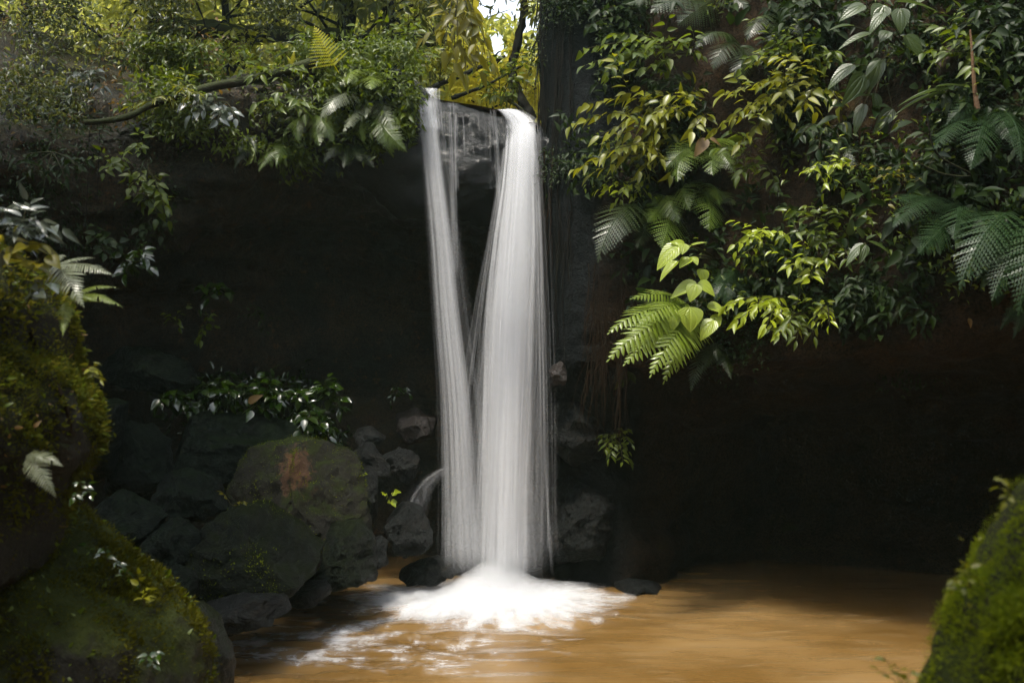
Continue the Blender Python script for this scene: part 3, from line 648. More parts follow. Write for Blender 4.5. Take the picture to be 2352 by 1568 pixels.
# ------------------------------------------------------------------ ferns
def frond_mesh(L=1.0, npr=22, mw=.22, m=7, arch=.35, simple=False, seed=0, spf=.40, tri=False):
    """local: rachis from origin along +Y arching down (-Z); returns verts, faces, chord end"""
    rg = np.random.default_rng(seed); A = Acc(); n = npr+6
    t = np.linspace(0, 1, n); ang = arch*1.1 - arch*2.2*t**1.2
    y = np.cumsum(np.cos(ang))/n; z = np.cumsum(np.sin(ang))/n; x = .02*np.sin(t*4+seed)
    R_ = np.stack([x, y, z], -1)*L; R_ = R_ - R_[0]
    V, F = tube(R_, (.006*L, .0015*L), 4); A.add(V, F)
    for i in range(3, n):
        f = (i-3)/(n-4); T = unit(R_[min(i+1, n-1)] - R_[i-1]); S = np.array([1., 0, 0]); Nn = unit(np.cross(S, T))
        ln = L*mw*(min(1, .35+f*3.2)*(1-f**1.7)+.03)
        for sg in (-1, 1):
            if rg.random() < .03: continue
            l2 = ln*rg.uniform(.86, 1.08); d = unit(S*sg + T*(.35+.5*f) - Nn*rg.uniform(.05, .35))
            sp = L/npr*spf
            if tri: l2 = L*mw*(1-f)*rg.uniform(.9, 1.05)+.01
            if simple:
                k = 5; q = np.linspace(0, 1, k); wq = sp*np.array([.5, .75, .7, .45, .05])
                c = R_[i] + d*l2*q[:, None] - np.array([0, 0, 1])*(.18*l2*q**2)[:, None]
                Vv = np.stack([c - T*wq[:, None], c + Nn*sp*.12, c + T*wq[:, None]], 1).reshape(-1, 3); A.add(Vv, gridF(k, 3))
            else:
                mm = max(3, int(m*l2/(L*mw)+1)); Vv = []; Ff = []
                for j in range(mm):
                    a = j/mm; c = R_[i] + d*l2*a - Nn*(.22*l2*a*a); e = d*l2/mm
                    wl = sp*(1-a**2.2)*1.0+.001*L
                    for s2 in (-1, 1):
                        b0 = len(Vv); tip = c + T*s2*wl + e*.75
                        Vv += [c, tip - e*.10*1.0, tip + e*.28, c + e*.95]; Ff.append([b0, b0+1, b0+2, b0+3])
                    if j == mm-1:
                        b0 = len(Vv); Vv += [c + e*.9 - T*wl*.3, c + e*2.0, c + e*.9 + T*wl*.3, c]; Ff.append([b0, b0+1, b0+2, b0+3])
                A.add(np.array(Vv), np.array(Ff))
    V = np.concatenate(A.V); F = np.concatenate(A.F); return V, F, R_[-1]
FR = {}
def frond_data(kind, mat, v):
    k = (kind, mat, v)
    if k not in FR:
        kw = {'bi': dict(npr=32, mw=.25, m=15), 'wide': dict(npr=22, mw=.33, m=15), 'tri': dict(npr=12, mw=.42, m=13, spf=.27, tri=True), 'narrow': dict(npr=26, mw=.15, m=5), 'simple': dict(npr=26, mw=.16, simple=True), 'comb': dict(npr=20, mw=.22, simple=True)}[kind]
        V, F, e = frond_mesh(arch=.25+.17*v, seed=v*7+3, **kw)
        me = bpy.data.meshes.new('frond'); me.from_pydata(V.tolist(), [], F.tolist()); me.materials.append(LM[mat]); me.update()
        FR[k] = (me, e)
    return FR[k]
def fern(label, base, tips, kind='bi', mat='fern', Y=None, dY=.4, seed=0, which='AB', up=.5, name='fern', group=None):
    rg = np.random.default_rng(seed+int(base[0])*7+int(base[1])); b = attach(base[0], base[1], Y, 0, which)
    ro = empty(name, b, label, 'fern', group)
    for i, tp in enumerate(tips):
        yy = b[1] - (tp[2] if len(tp) > 2 else dY*rg.uniform(.4, 1.3))*(1.25 if base[0] > 2000 else 1.7 if base[0] > 1300 else 1); tip = D(tp[0], tp[1], yy)
        v = int(rg.integers(0, 4)); me, e = frond_data(kind, mat, v)
        o = bpy.data.objects.new('frond', me); COL.objects.link(o); o.parent = ro
        c = tip - b; s = np.linalg.norm(c)/np.linalg.norm(e)
        # local frame: chord e, side X
        ly = unit(e); lx = np.array([1., 0, 0]); lz = np.cross(lx, ly)
        wy = unit(c); want = UP*up + CAMD*(1-up) + rg.normal(0, .18, 3); wz = unit(want - (want@wy)*wy); wx = np.cross(wy, wz)
        Ml = np.stack([lx, ly, lz], 1); Mw = np.stack([wx, wy, wz], 1); Rm = Mw@Ml.T
        o.matrix_local = Matrix.Identity(4)
        o.rotation_mode = 'QUATERNION'; o.rotation_quaternion = Matrix(Rm.tolist()).to_quaternion(); o.scale = (s, s, s)
    return ro

exec_order = True
# ---- right cliff: ferns
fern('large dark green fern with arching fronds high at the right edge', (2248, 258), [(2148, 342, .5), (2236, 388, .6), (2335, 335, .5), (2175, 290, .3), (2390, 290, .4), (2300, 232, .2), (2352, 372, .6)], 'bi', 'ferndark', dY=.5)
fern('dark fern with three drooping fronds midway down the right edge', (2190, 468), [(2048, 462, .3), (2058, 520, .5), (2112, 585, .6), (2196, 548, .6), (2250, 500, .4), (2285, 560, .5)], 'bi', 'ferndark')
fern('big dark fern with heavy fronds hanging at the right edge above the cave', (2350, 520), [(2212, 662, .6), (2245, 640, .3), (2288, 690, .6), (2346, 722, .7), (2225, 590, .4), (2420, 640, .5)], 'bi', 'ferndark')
fern('small fern in the shade at the far right edge under the big dark fern', (2352, 690), [(2330, 780, .3), (2300, 760, .3), (2370, 800, .3)], 'narrow', 'ferndark')
fern('fern spreading beside the curled brown leaf on the right cliff', (1625, 345), [(1535, 385, .3), (1560, 412, .35), (1700, 345, .3), (1690, 392, .3), (1640, 400, .35)], 'wide', 'fern')
fern('yellowish fern with one long hanging frond below the brown leaf', (1600, 430), [(1632, 530, .35), (1585, 480, .3), (1690, 470, .2), (1655, 470, .3)], 'wide', 'fern', up=.3)
fern('fern hanging with a pointed frond left of the yellowish fern', (1530, 460), [(1522, 570, .4), (1490, 510, .3), (1560, 510, .3), (1500, 470, .2)], 'wide', 'fern', up=.3)
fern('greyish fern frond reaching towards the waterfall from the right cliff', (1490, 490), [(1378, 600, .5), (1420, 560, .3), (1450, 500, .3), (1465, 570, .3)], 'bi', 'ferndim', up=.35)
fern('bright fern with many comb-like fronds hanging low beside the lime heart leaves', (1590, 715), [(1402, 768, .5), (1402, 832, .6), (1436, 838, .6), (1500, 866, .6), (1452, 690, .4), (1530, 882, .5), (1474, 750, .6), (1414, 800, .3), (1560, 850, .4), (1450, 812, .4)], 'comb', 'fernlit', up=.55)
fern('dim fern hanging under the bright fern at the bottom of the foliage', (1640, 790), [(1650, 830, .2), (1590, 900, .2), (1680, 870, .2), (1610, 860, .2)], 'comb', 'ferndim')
fern('small fern tip catching light under the comb-like fern', (1440, 850), [(1412, 895, .15), (1430, 890, .1), (1460, 880, .1)], 'comb', 'fern')
fern('small bluish fern right of the heart-leaved plant', (1690, 630), [(1645, 690, .2), (1670, 700, .2), (1720, 690, .2), (1730, 650, .2), (1660, 650, .2)], 'wide', 'ferndark')
fern('narrow fern lying against the upper dark leaves near the top centre right', (1700, 110), [(1640, 160, .2), (1760, 150, .2), (1700, 190, .2), (1600, 110, .2)], 'wide', 'ferndim')
fern('feathery fern at the top edge right of the dark rock column', (1640, 0), [(1500, 30, .3), (1560, 60, .3), (1720, 20, .3), (1440, 10, .2), (1700, -60, .2)], 'wide', 'ferndim')
fern('fern in the dark above the drooping long leaves', (1790, 40), [(1720, 90, .2), (1770, 110, .2), (1850, 90, .2), (1860, 30, .2)], 'wide', 'ferndim')
fern('shaded fern left of the trailing stem in the middle right', (1950, 330), [(1910, 400, .2), (1960, 410, .2), (2010, 380, .2), (1900, 350, .2)], 'narrow', 'ferndim')
fern('tiny fern tuft on the moss soil at the lower right of the foliage', (2080, 690), [(2050, 740, .15), (2090, 750, .15), (2120, 720, .15)], 'narrow', 'ferndim')
# ---- right cliff: leafy shrubs
SH = [
 ('green shrub spray with drooping leaves nearest the dark rock column at the top right', (1600, 130), [(1335, 115), (1345, 150), (1400, 80), (1480, 160), (1500, 90), (1590, 70), (1450, 120)], .15, .075, 'mid', 'ovate'),
 ('layered leafy branch pointing left at the height of the waterfall lip', (1640, 260), [(1310, 288), (1340, 240), (1430, 215), (1500, 262), (1380, 310), (1540, 215), (1450, 300), (1590, 300)], .15, .07, 'olive', 'ovate'),
 ('leafy branch with pointed leaves hanging below the layered branch', (1580, 350), [(1322, 388), (1360, 400), (1440, 330), (1470, 390), (1395, 350), (1540, 400), (1500, 310)], .15, .065, 'olive', 'ovate'),
 ('small sprig of four bright leaves left of the yellowish fern', (1500, 420), [(1392, 432), (1425, 440), (1460, 450)], .12, .06, 'lime', 'ovate'),
 ('dense shrub with pale shining leaves in the upper middle of the right cliff', (1890, 200), [(1640, 300), (1690, 262), (1740, 190), (1790, 130), (1870, 160), (1700, 330), (1760, 270), (1840, 250), (1660, 220), (1930, 240), (1800, 210)], .14, .065, 'olive', 'ovate'),
 ('shrub crest of yellow-green leaves above the pale shining shrub', (1880, 140), [(1720, 130), (1760, 90), (1810, 75), (1850, 110), (1700, 160), (1920, 120)], .12, .055, 'mid', 'ovate'),
 ('green shrub tucked behind the pale shining shrub', (1760, 380), [(1650, 340), (1700, 400), (1780, 420), (1840, 350), (1680, 300)], .13, .06, 'mid', 'ovate'),
 ('young twig with three yellow-green leaves in the dark middle right', (1960, 400), [(1850, 392), (1880, 372), (1910, 380)], .10, .045, 'lime', 'ovate'),
 ('trailing stem with tiny yellow leaves hanging in a curve', (2090, 420), [(2010, 410), (1960, 380), (2050, 385)], .06, .03, 'yellow', 'ovate'),
 ('low shrub with mixed green leaves in the middle of the right cliff', (1960, 560), [(1850, 500), (1820, 480), (1900, 470), (1800, 540), (1930, 520), (2000, 500)], .11, .05, 'mid', 'ovate'),
 ('sprig with yellow-green oval leaves above the bluish fern', (1770, 560), [(1690, 560), (1720, 545), (1740, 530), (1700, 590), (1790, 530)], .11, .055, 'lime', 'ovate'),
 ('sprig of fresh bright leaves right of the oval-leaved sprig', (1880, 620), [(1815, 610), (1840, 590), (1860, 640), (1900, 600)], .12, .05, 'lime', 'lance'),
 ('small leafy plant hanging left of the large-leaved rosette', (1930, 560), [(1880, 560), (1900, 590), (1950, 600), (1870, 530)], .10, .045, 'mid', 'ovate'),
 ('low twig of yellow-green leaves at the bottom of the foliage fringe', (1800, 690), [(1690, 740), (1720, 712), (1760, 750), (1740, 700), (1790, 760), (1670, 700)], .13, .055, 'lime', 'ovate'),
 ('little sprig of three pale leaves under the dark soil bank', (1900, 700), [(1870, 735), (1885, 720), (1905, 745)], .09, .035, 'lime', 'lance'),
 ('drooping sprig with narrow dark leaves below the foliage fringe', (1850, 730), [(1790, 770), (1830, 780), (1870, 770), (1810, 740)], .12, .045, 'mid', 'lance'),
 ('small leafy cluster deep in shade right of the low twig', (1980, 690), [(1930, 680), (1960, 720), (2000, 700), (1950, 660)], .09, .04, 'dark', 'ovate'),
 ('shrub with mid-green leaves at the far upper right corner', (2320, 60), [(2200, 60), (2250, 20), (2300, 90), (2340, 120), (2260, 100)], .17, .07, 'dark', 'ovate'),
 ('leafy twig over the small mossy stump at the upper right', (2270, 150), [(2160, 60), (2180, 120), (2200, 90), (2230, 160), (2120, 120)], .13, .06, 'mid', 'ovate'),
 ('shaded leafy shrub between the two dark right-hand ferns', (2180, 400), [(2060, 380), (2100, 420), (2140, 350), (2200, 430), (2120, 300)], .13, .055, 'dark', 'ovate'),
 ('shaded shrub left of the drooping long leaves', (1900, 290), [(1840, 310), (1880, 340), (1930, 320), (1960, 290)], .13, .06, 'dark', 'ovate'),
 ('dark shrub filling the top edge above the layered branch', (1500, 40), [(1380, 20), (1430, 50), (1480, -10), (1550, 0), (1350, 60)], .14, .06, 'dark', 'ovate'),
 ('dark leafy shrub along the top edge in the middle right', (1900, 20), [(1820, 10), (1860, 50), (1920, 60), (1960, 0), (1800, 50)], .15, .065, 'dark', 'ovate'),
]
for i, (lb, b, tips, L, W, mt, tp) in enumerate(SH):
    plant('shrub', lb, 'shrub', b, tips, L, W, mt, tp, gap=.062, dY=.5, seed=i, which='B')
# big-leaved plants: every leaf a part
def bigleaf(name, label, base, leaves, mat, tpl='heart', Y=None, group=None, out=.45):
    b = attach(base[0], base[1], Y); rg = np.random.default_rng(int(base[0])); ro = empty(name, b, label, 'plant', group); A = Acc()
    for (x0, y0, x1, y1, wr, dy, face) in leaves:
        Yq = b[1]-out*dy; p0 = D(x0, y0, Yq); p1 = D(x1, y1, Yq - .06)
        t = p1-p0; L = np.linalg.norm(t); V, F, U = leaves_bulk(tpl, np.zeros((1, 3)), t[None], (UP*(1-face)+CAMD*face+rg.normal(0, .12, 3))[None], np.array([L]), np.array([L*wr]))
        V = V + (.012*L*fbm(V/L, 3, 2, int(x0)))[:, None]*CAMD
        o = meshobj('leaf', V, F, LM[mat], ro, True, U); o.location = p0-b
        A.add(*tube(bez(b, p0, .06, 9), (.006, .004), 5))
    A.obj('stem', STEM, ro); return ro
bigleaf('heart_leaf_plant', 'plant with broad ribbed lime leaves, the largest bright leaf hanging in its middle', (1660, 690), [
 (1585, 705, 1588, 758, 1.05, 1.3, .85), (1555, 705, 1528, 765, .75, 1.1, .6), (1600, 650, 1540, 672, .6, 1.1, .45), (1598, 652, 1586, 688, .85, 1.25, .6), (1605, 648, 1645, 672, .75, 1.1, .5),
 (1625, 700, 1670, 712, .7, 1.0, .5), (1640, 735, 1608, 775, .7, 1.1, .6), (1640, 722, 1655, 745, .9, 1.0, .6), (1612, 618, 1620, 648, .9, .9, .7)], 'heart')
bigleaf('heart_leaf_plant', 'plant with broad lime leaves on top of the bright cluster near the hanging fern fronds', (1650, 600), [
 (1560, 562, 1506, 608, .62, 1.2, .6), (1575, 565, 1545, 550, .8, 1.1, .5), (1582, 568, 1618, 548, .65, 1.0, .4), (1572, 560, 1568, 580, .9, 1.3, .7), (1585, 592, 1560, 608, .9, 1.2, .5), (1590, 590, 1604, 604, .9, 1.2, .5), (1556, 600, 1510, 634, .5, .8, .4)], 'heart')
bigleaf('broad_leaf_plant', 'tall plant with large ribbed green leaves near the top right corner', (2090, 130), [
 (2068, 20, 2072, 68, .72, 1.2, .85), (2030, 30, 1995, 68, .45, 1.1, .5), (1985, 12, 1930, 35, .5, .9, .5), (2030, 12, 2008, 48, .85, .8, .7), (2080, 82, 2128, 128, .6, 1.0, .55),
 (2000, 78, 1925, 95, .3, 1.0, .3), (2040, 72, 2022, 90, .8, .9, .5), (2060, 5, 2160, 5, .2, .9, .2), (2020, 140, 1985, 165, .55, .8, .5), (1960, 60, 1905, 55, .4, .6, .4), (2110, 60, 2160, 50, .5, .6, .4), (2090, 20, 2140, -20, .5, .6, .5)], 'big')
bigleaf('broad_leaf_plant', 'plant with long dark ribbed leaves hanging straight down in the upper right', (2030, 170), [
 (2020, 135, 2000, 205, .45, .9, .75), (1985, 170, 1945, 235, .55, .9, .75), (2010, 215, 2020, 265, .5, .8, .75), (1985, 240, 1960, 300, .4, .7, .7), (1960, 150, 1900, 190, .45, .6, .5), (2050, 250, 2010, 300, .45, .5, .6), (1940, 280, 1950, 330, .45, .4, .7), (2055, 330, 2050, 380, .6, .3, .8)], 'big')
bigleaf('broad_leaf_plant', 'plant with long narrow leaves spreading sideways beside the hanging brown stick', (2190, 215), [
 (2180, 205, 2060, 212, .16, .8, .2), (2150, 200, 2235, 182, .18, .9, .25), (2235, 190, 2290, 172, .35, .9, .3), (2170, 215, 2050, 232, .2, .8, .3), (2180, 215, 2220, 245, .4, .8, .5), (2170, 220, 2175, 260, .5, .7, .6)], 'big')
bigleaf('broad_leaf_plant', 'rosette of long green leaves above the tip of the foliage fringe', (1990, 575), [
 (1995, 555, 2070, 582, .3, .9, .4), (1985, 560, 1940, 600, .4, .9, .5), (1988, 562, 1980, 600, .5, 1.0, .7), (1990, 550, 2010, 535, .5, .7, .5), (1985, 545, 1970, 520, .5, .6, .7), (2035, 520, 2050, 560, .5, .5, .7), (2060, 560, 2085, 590, .5, .5, .6), (1950, 540, 1960, 500, .5, .5, .7)], 'big')
# dead leaf, sticks, stump
b = D(1610, 330, 7.9)
def lone_leaf(name, label, x0, y0, x1, y1, wr, Y, mat, tpl='ovate'):
    p0 = D(x0, y0, Y); p1 = D(x1, y1, Y-.04); t = p1-p0; L = np.linalg.norm(t)
    V, F, U = leaves_bulk(tpl, np.zeros((1, 3)), t[None], (CAMD*.8+UP*.3)[None], np.array([L]), np.array([L*wr])); o = meshobj(name, V+p0, F, LM[mat], None, True, U); return tag(o, label, 'leaf')
hB = lambda x, y, off=.5: hit(x, y, 'B')[0][1]-off
lone_leaf('dead_leaf', 'large curled tan leaf caught on the fern in the right cliff', 1625, 318, 1594, 358, .62, hB(1610, 335), 'brown')
lone_leaf('dead_leaf', 'narrow golden dry leaf above the large curled tan leaf', 1628, 316, 1658, 332, .35, hB(1640, 320), 'brown')
lone_leaf('dead_leaf', 'small yellow leaf on the trailing stem in the right cliff', 2040, 470, 2058, 478, .5, hB(2040, 470), 'yellow')
lone_leaf('dead_leaf', 'brown dry leaf lying on the moss below the right foliage', 2225, 730, 2232, 752, .5, hB(2225, 735, .12), 'brown')
def stick(name, label, pts, r, mat, cat='stick', sides=8):
    P = np.array(pts); t = np.linspace(0, len(P)-1, 8*len(P)); C = catmull(P, t); rad = np.linspace(r[0], r[1], len(C))
    C = C + np.stack([fbm(C, 3, 2, 5), fbm(C, 3, 2, 6), fbm(C, 3, 2, 7)], -1)*r[0]*.5
    V, F = tube(C, rad, sides); V = V + unit(V-np.repeat(C, sides, 0))*(.25*r[0]*fbm(V, 12, 2, 8))[:, None]
    return tag(meshobj(name, V, F, mat), label, cat)
y_ = hB(2235, 160)
stick('hanging_stick', 'thin brown stick hanging vertically above the large dark fern', [D(2229, 68, y_), D(2234, 140, y_), D(2238, 200, y_-.02), D(2245, 252, y_-.04)], (.008, .022), STICKM)
y_ = hB(2176, 134, .3)
rock('stump', 'small mossy stump poking out of the leaves at the upper right', [(2158, 130), (2168, 112), (2182, 112), (2192, 130), (2188, 170), (2160, 172)], y_, .08, barkmat('stump_bark', (.07, .05, .035), (.15, .11, .08), .0), 91, 'stump', nf=2, sub=4)

# root curtain and hanging roots on the dark column
def roots(label, region, n, seed, mat=ROOTM, rad=.006, which='B', lenpx=(200, 340), off=.1):
    rg = np.random.default_rng(seed); A = Acc(); x0, x1, y0, y1 = region
    cl = rg.uniform(x0, x1, 9)
    for i in range(n):
        x = cl[rg.integers(0, 9)] + rg.normal(0, (x1-x0)*.03); y = rg.uniform(y0, y1); h, nn = hit(x, y, which); Yq = h[1]-rg.uniform(.02, off)
        l = rg.uniform(*lenpx); k = 10; ph = rg.uniform(0, 6); dr = rg.normal(-6, 16); pts = [D(x + math.sin(j*.9+ph)*rg.uniform(1, 4) + (j/k)*dr, y + l*j/(k-1), Yq) for j in range(k)]
        A.add(*tube(np.array(pts), (rad*rg.uniform(.5, 1.5), rad*.3), 4))
    o = A.obj('hanging_roots', mat); return tag(o, label, 'roots', None, 'stuff')
roots('curtain of thin brown roots hanging beside the right foliage behind the fall', (1335, 1440, 600, 860), 120, 1, rad=.0045, lenpx=(60, 230), off=.35)
roots('orange-brown fine roots hanging right of the main fall', (1238, 1275, 330, 520), 34, 2, rad=.005, lenpx=(120, 330), off=.12)
roots('dark fine roots hanging down the shaded rock column', (1232, 1330, -40, 560), 100, 3, BARK, .006, lenpx=(150, 420), off=.1)

# ------------------------------------------------------------------ left ledge
VAb = BV['A']
stick('ledge_root', 'long mossy grey root running down along the edge of the left ledge', [D(190, 282, 8.75), D(290, 268, 8.9), D(350, 238, 9.05), D(420, 215, 9.2), D(500, 197, 9.35), D(600, 180, 9.45), D(680, 158, 9.55), D(740, 140, 9.65)], (.025, .055), BARKM, 'root', 12)
fern('upright fern frond tinted backlit yellow standing on the ledge left of the waterfall', (778, 168), [(722, 62, 0)], 'tri', 'fernyel', Y=9.3, up=.05)
fern('tiny fern tinted backlit yellow left of the upright yellow fern', (672, 150), [(676, 117, 0), (660, 130, 0)], 'comb', 'fernyel', Y=9.3, up=.05)
fern('yellow-green fern clump leaning over the ledge beside the yellow frond', (850, 178), [(858, 112, .1), (800, 190, .5), (855, 205, .5), (812, 135, .2), (890, 140, .1), (770, 205, .3), (900, 180, .3)], 'wide', 'fernlit', Y=9.75)
fern('pale fern hanging over the ledge just left of the waterfall lip', (852, 232), [(738, 280, .5), (790, 302, .5), (842, 270, .4), (760, 262, .4), (905, 300, .4)], 'bi', 'fernpale', Y=9.8)
fern('green fern with a frond pointing at the left edge of the fall', (860, 262), [(898, 302, .3), (935, 345, .4), (880, 330, .3), (840, 330, .3), (905, 360, .3)], 'bi', 'fern', Y=9.75)
fern('fern spreading on the rock face in the middle of the left ledge', (715, 268), [(652, 312, .4), (735, 335, .4), (690, 330, .4), (640, 285, .3), (770, 330, .3)], 'bi', 'fern', Y=9.7)
fern('small green fern dangling lowest under the left ledge', (650, 330), [(596, 395, .3), (636, 385, .3), (655, 372, .2)], 'comb', 'fern', Y=9.6)
fern('small fern dangling left of the lowest fern under the ledge', (570, 310), [(538, 388, .2), (550, 350, .2), (590, 350, .2)], 'comb', 'ferndim', Y=9.5)
fern('shaded fern cluster under the ledge next to the fall', (800, 330), [(745, 375, .3), (790, 385, .3), (830, 370, .3), (860, 385, .2)], 'bi', 'ferndim', Y=9.75)
LS = [
 ('leafy plant with white shining leaves on the left ledge', (520, 235), [(440, 262), (470, 250), (500, 275), (430, 235), (540, 270)], .14, .075, 'pale', 9.3),
 ('green plant over the mossy root in the middle of the ledge', (640, 170), [(580, 175), (600, 150), (650, 190), (690, 150), (560, 160)], .13, .055, 'mid', 9.6),
 ('plant with arching pointed leaves below the mossy root', (660, 230), [(590, 235), (625, 255), (690, 235), (700, 260), (640, 210)], .15, .06, 'mid', 9.5),
 ('low bright green leaves along the top of the left bank', (400, 225), [(330, 235), (360, 222), (430, 205), (460, 215), (300, 245)], .11, .03, 'olive', 9.2),
 ('spray of white reflecting leaves on the upper left bank', (230, 190), [(180, 165), (200, 185), (215, 160), (235, 200), (170, 195)], .13, .055, 'pale', 9.6),
 ('hanging sprig with pale tips under the far end of the root', (330, 330), [(318, 300), (322, 352), (300, 345)], .10, .05, 'mid', 9.0),
 ('sprig of dull green leaves hanging below the left ledge', (250, 370), [(238, 395), (262, 385), (285, 365)], .10, .055, 'mid', 8.9),
 ('vine with broad dull leaves hanging down the dark left wall', (340, 390), [(300, 430), (330, 470), (370, 440), (360, 500), (310, 400), (380, 480)], .12, .07, 'mid', 9.2),
 ('cluster of dark leaves at the bottom of the hanging vine', (350, 500), [(330, 530), (370, 540), (390, 520)], .10, .06, 'dark', 9.4),
 ('dark leafy plant crowning the ledge right before the fall', (900, 180), [(850, 150), (880, 130), (930, 170), (945, 205), (900, 110), (870, 190)], .12, .055, 'mid', 10.1),
 ('shaded leafy plant over the rock just left of the fall', (900, 250), [(860, 240), (930, 235), (940, 265), (900, 285)], .11, .05, 'mid', 9.85),
 ('dark glossy vine on the far left rock face', (120, 350), [(60, 400), (100, 430), (150, 410), (180, 380), (40, 360)], .11, .05, 'dark', 8.4),
 ('dim leaves on the left cliff face above the foreground plants', (230, 560), [(210, 540), (250, 545), (220, 520), (240, 580)], .11, .07, 'dark', 8.8),
 ('trio of shining broad leaves on the left wall beside the pale fern', (300, 600), [(270, 575), (330, 590), (345, 610), (290, 625)], .13, .08, 'glossy', 8.8),
 ('group of round dark leaves on the cave wall below the vine', (490, 660), [(460, 660), (480, 690), (520, 670), (500, 650)], .12, .08, 'glossy', 10.2),
 ('tiny leaf sprig hanging in the cave under the round dark leaves', (475, 740), [(462, 780), (480, 730), (470, 760)], .08, .045, 'mid', 10.3),
 ('small leaf sprig in the dark left of the cave wall', (400, 740), [(412, 750), (380, 720), (430, 700)], .08, .045, 'mid', 10.0),
 ('little fern-like sprig on the cave wall in shade', (580, 700), [(560, 710), (600, 720), (610, 760)], .07, .035, 'dark', 10.6),
 ('dark leaf tuft on the wet slope close to the fall', (920, 900), [(900, 910), (940, 905), (930, 890), (910, 890)], .09, .035, 'glossy', 11.2),
]
for i, (lb, b, tips, L, W, mt, Y) in enumerate(LS):
    plant('leafy_plant', lb, 'plant', b, tips, L, W, mt, 'ovate', gap=.06, dY=.3, seed=100+i, Y=Y, sag=.1)
# glossy ground plants above the boulders
gp = [('glossy ground plant above the grey slab at the left end of the leafy strip', (400, 920), [(370, 915), (400, 895), (430, 905), (440, 930)]),
      ('glossy ground plant with broad leaves left of the brown-edged leaf', (500, 910), [(460, 895), (490, 920), (530, 900), (510, 880)]),
      ('glossy ground plant with a brown-edged leaf in the middle of the leafy strip', (610, 920), [(560, 880), (600, 900), (640, 925), (620, 870), (580, 940)]),
      ('glossy ground plant on the crest behind the long boulder', (680, 930), [(640, 900), (690, 905), (720, 940), (670, 960)]),
      ('glossy ground plant spilling behind the large mossy boulder', (730, 970), [(700, 960), (740, 950), (760, 985), (720, 990), (690, 985)]),
      ('glossy ground plant at the right end of the leafy strip', (770, 930), [(750, 900), (790, 910), (780, 940), (740, 880)])]
for i, (lb, b, tips) in enumerate(gp):
    plant('ground_plant', lb, 'plant', b, tips, .13, .085, 'glossy', 'ovate', gap=.045, dY=.35, seed=200+i, Y=9.7+.1*i if i < 4 else 9.3, sag=.1, face=.3, sub=4)
plant('leafy_plant', 'two pale round leaves beside the glistening block near the fall', 'plant', (895, 1150), [(885, 1132), (905, 1126), (898, 1150)], .07, .06, 'lime', 'ovate', gap=.1, Y=9.4, dY=.02, sub=0, seed=5)
plant('leafy_plant', 'bush of small leaves growing at the cave mouth below the roots', 'plant', (1420, 1000), [(1385, 1000), (1400, 1050), (1430, 1060), (1450, 1020), (1390, 1030), (1440, 985)], .09, .035, 'mid', 'lance', gap=.04, Y=9.9, dY=.35, seed=6, face=.6)
plant('leafy_plant', 'tiny yellow-green sprouts between the pyramid boulder and the large mossy boulder', 'plant', (530, 1160), [(510, 1130), (540, 1165), (560, 1150)], .05, .03, 'yellow', 'ovate', gap=.04, Y=7.7, dY=.02, seed=7)
lone_leaf('dead_leaf', 'orange-rimmed fallen leaf among the glossy ground plants', 570, 925, 600, 905, .6, 9.2, 'brown')

# filler foliage on the cliffs: nobody could count it
def filler(name, label, region, n, mat, L, which='B', seed=0, k=5, off=.25, mask=None, tpl='lo', face=.5):
    rg = np.random.default_rng(seed); O = []; T = []; Nn = []; Ls = []
    x0, x1, y0, y1 = region
    for i in range(n):
        x = rg.uniform(x0, x1); y = rg.uniform(y0, y1)
        if mask is not None and not mask(x, y): continue
        h, nn = hit(x, y, which); dens = vn(np.array([[x/130, y/130, seed*3.1]]), 9)[0]
        if dens < (rg.uniform(-.12, .35) if which == 'B' else rg.uniform(-.4, .3)): continue
        c = h + nn*rg.uniform(0, off)
        for j in range(k):
            O.append(c + rg.normal(0, .05, 3)); T.append(nn*.6 + rg.normal(0, .6, 3) + np.array([0, -.2, -.35])); Nn.append(UP*(1-face)+CAMD*face + rg.normal(0, .35, 3)); Ls.append(L*rg.uniform(.55, 1.15))
    Ls = np.array(Ls); V, F, U = leaves_bulk(tpl, np.array(O), np.array(T), np.array(Nn), Ls, Ls*.45)
    o = meshobj(name, V, F, LM[mat], None, True, U); return tag(o, label, 'foliage', None, 'stuff')
def low(x): return np.interp(x, [1330, 1440, 1500, 1600, 1800, 2000, 2200, 2352], [560, 640, 760, 800, 740, 760, 700, 700])
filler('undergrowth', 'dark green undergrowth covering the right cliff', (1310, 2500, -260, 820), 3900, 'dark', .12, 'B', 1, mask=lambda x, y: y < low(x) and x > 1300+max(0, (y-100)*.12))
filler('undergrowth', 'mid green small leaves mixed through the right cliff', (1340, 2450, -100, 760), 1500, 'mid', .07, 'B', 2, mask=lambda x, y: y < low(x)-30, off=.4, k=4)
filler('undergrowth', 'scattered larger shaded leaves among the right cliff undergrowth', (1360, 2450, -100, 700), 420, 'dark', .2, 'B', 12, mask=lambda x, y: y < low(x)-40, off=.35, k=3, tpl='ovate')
filler('undergrowth', 'tiny mossy plants on the soil bank under the right foliage', (1560, 2260, 640, 880), 1500, 'dark', .05, 'B', 3, off=.06, mask=lambda x, y: y > low(x)-120)
filler('undergrowth', 'dark leaves hanging along the rim of the left ledge', (330, 960, 110, 400), 3300, 'mid', .085, 'A', 4, off=.32, mask=lambda x, y: y < np.interp(x, [380, 560, 700, 960], [290, 350, 360, 330]) and x < 950)
filler('undergrowth', 'small leaves lying on the far left rock face', (0, 420, 250, 640), 700, 'dark', .06, 'A', 5, off=.08)
filler('undergrowth', 'dark creeping plants clinging to the shaded rock column', (1228, 1345, -150, 420), 2600, 'dark', .05, 'B', 9, off=.12, k=4)
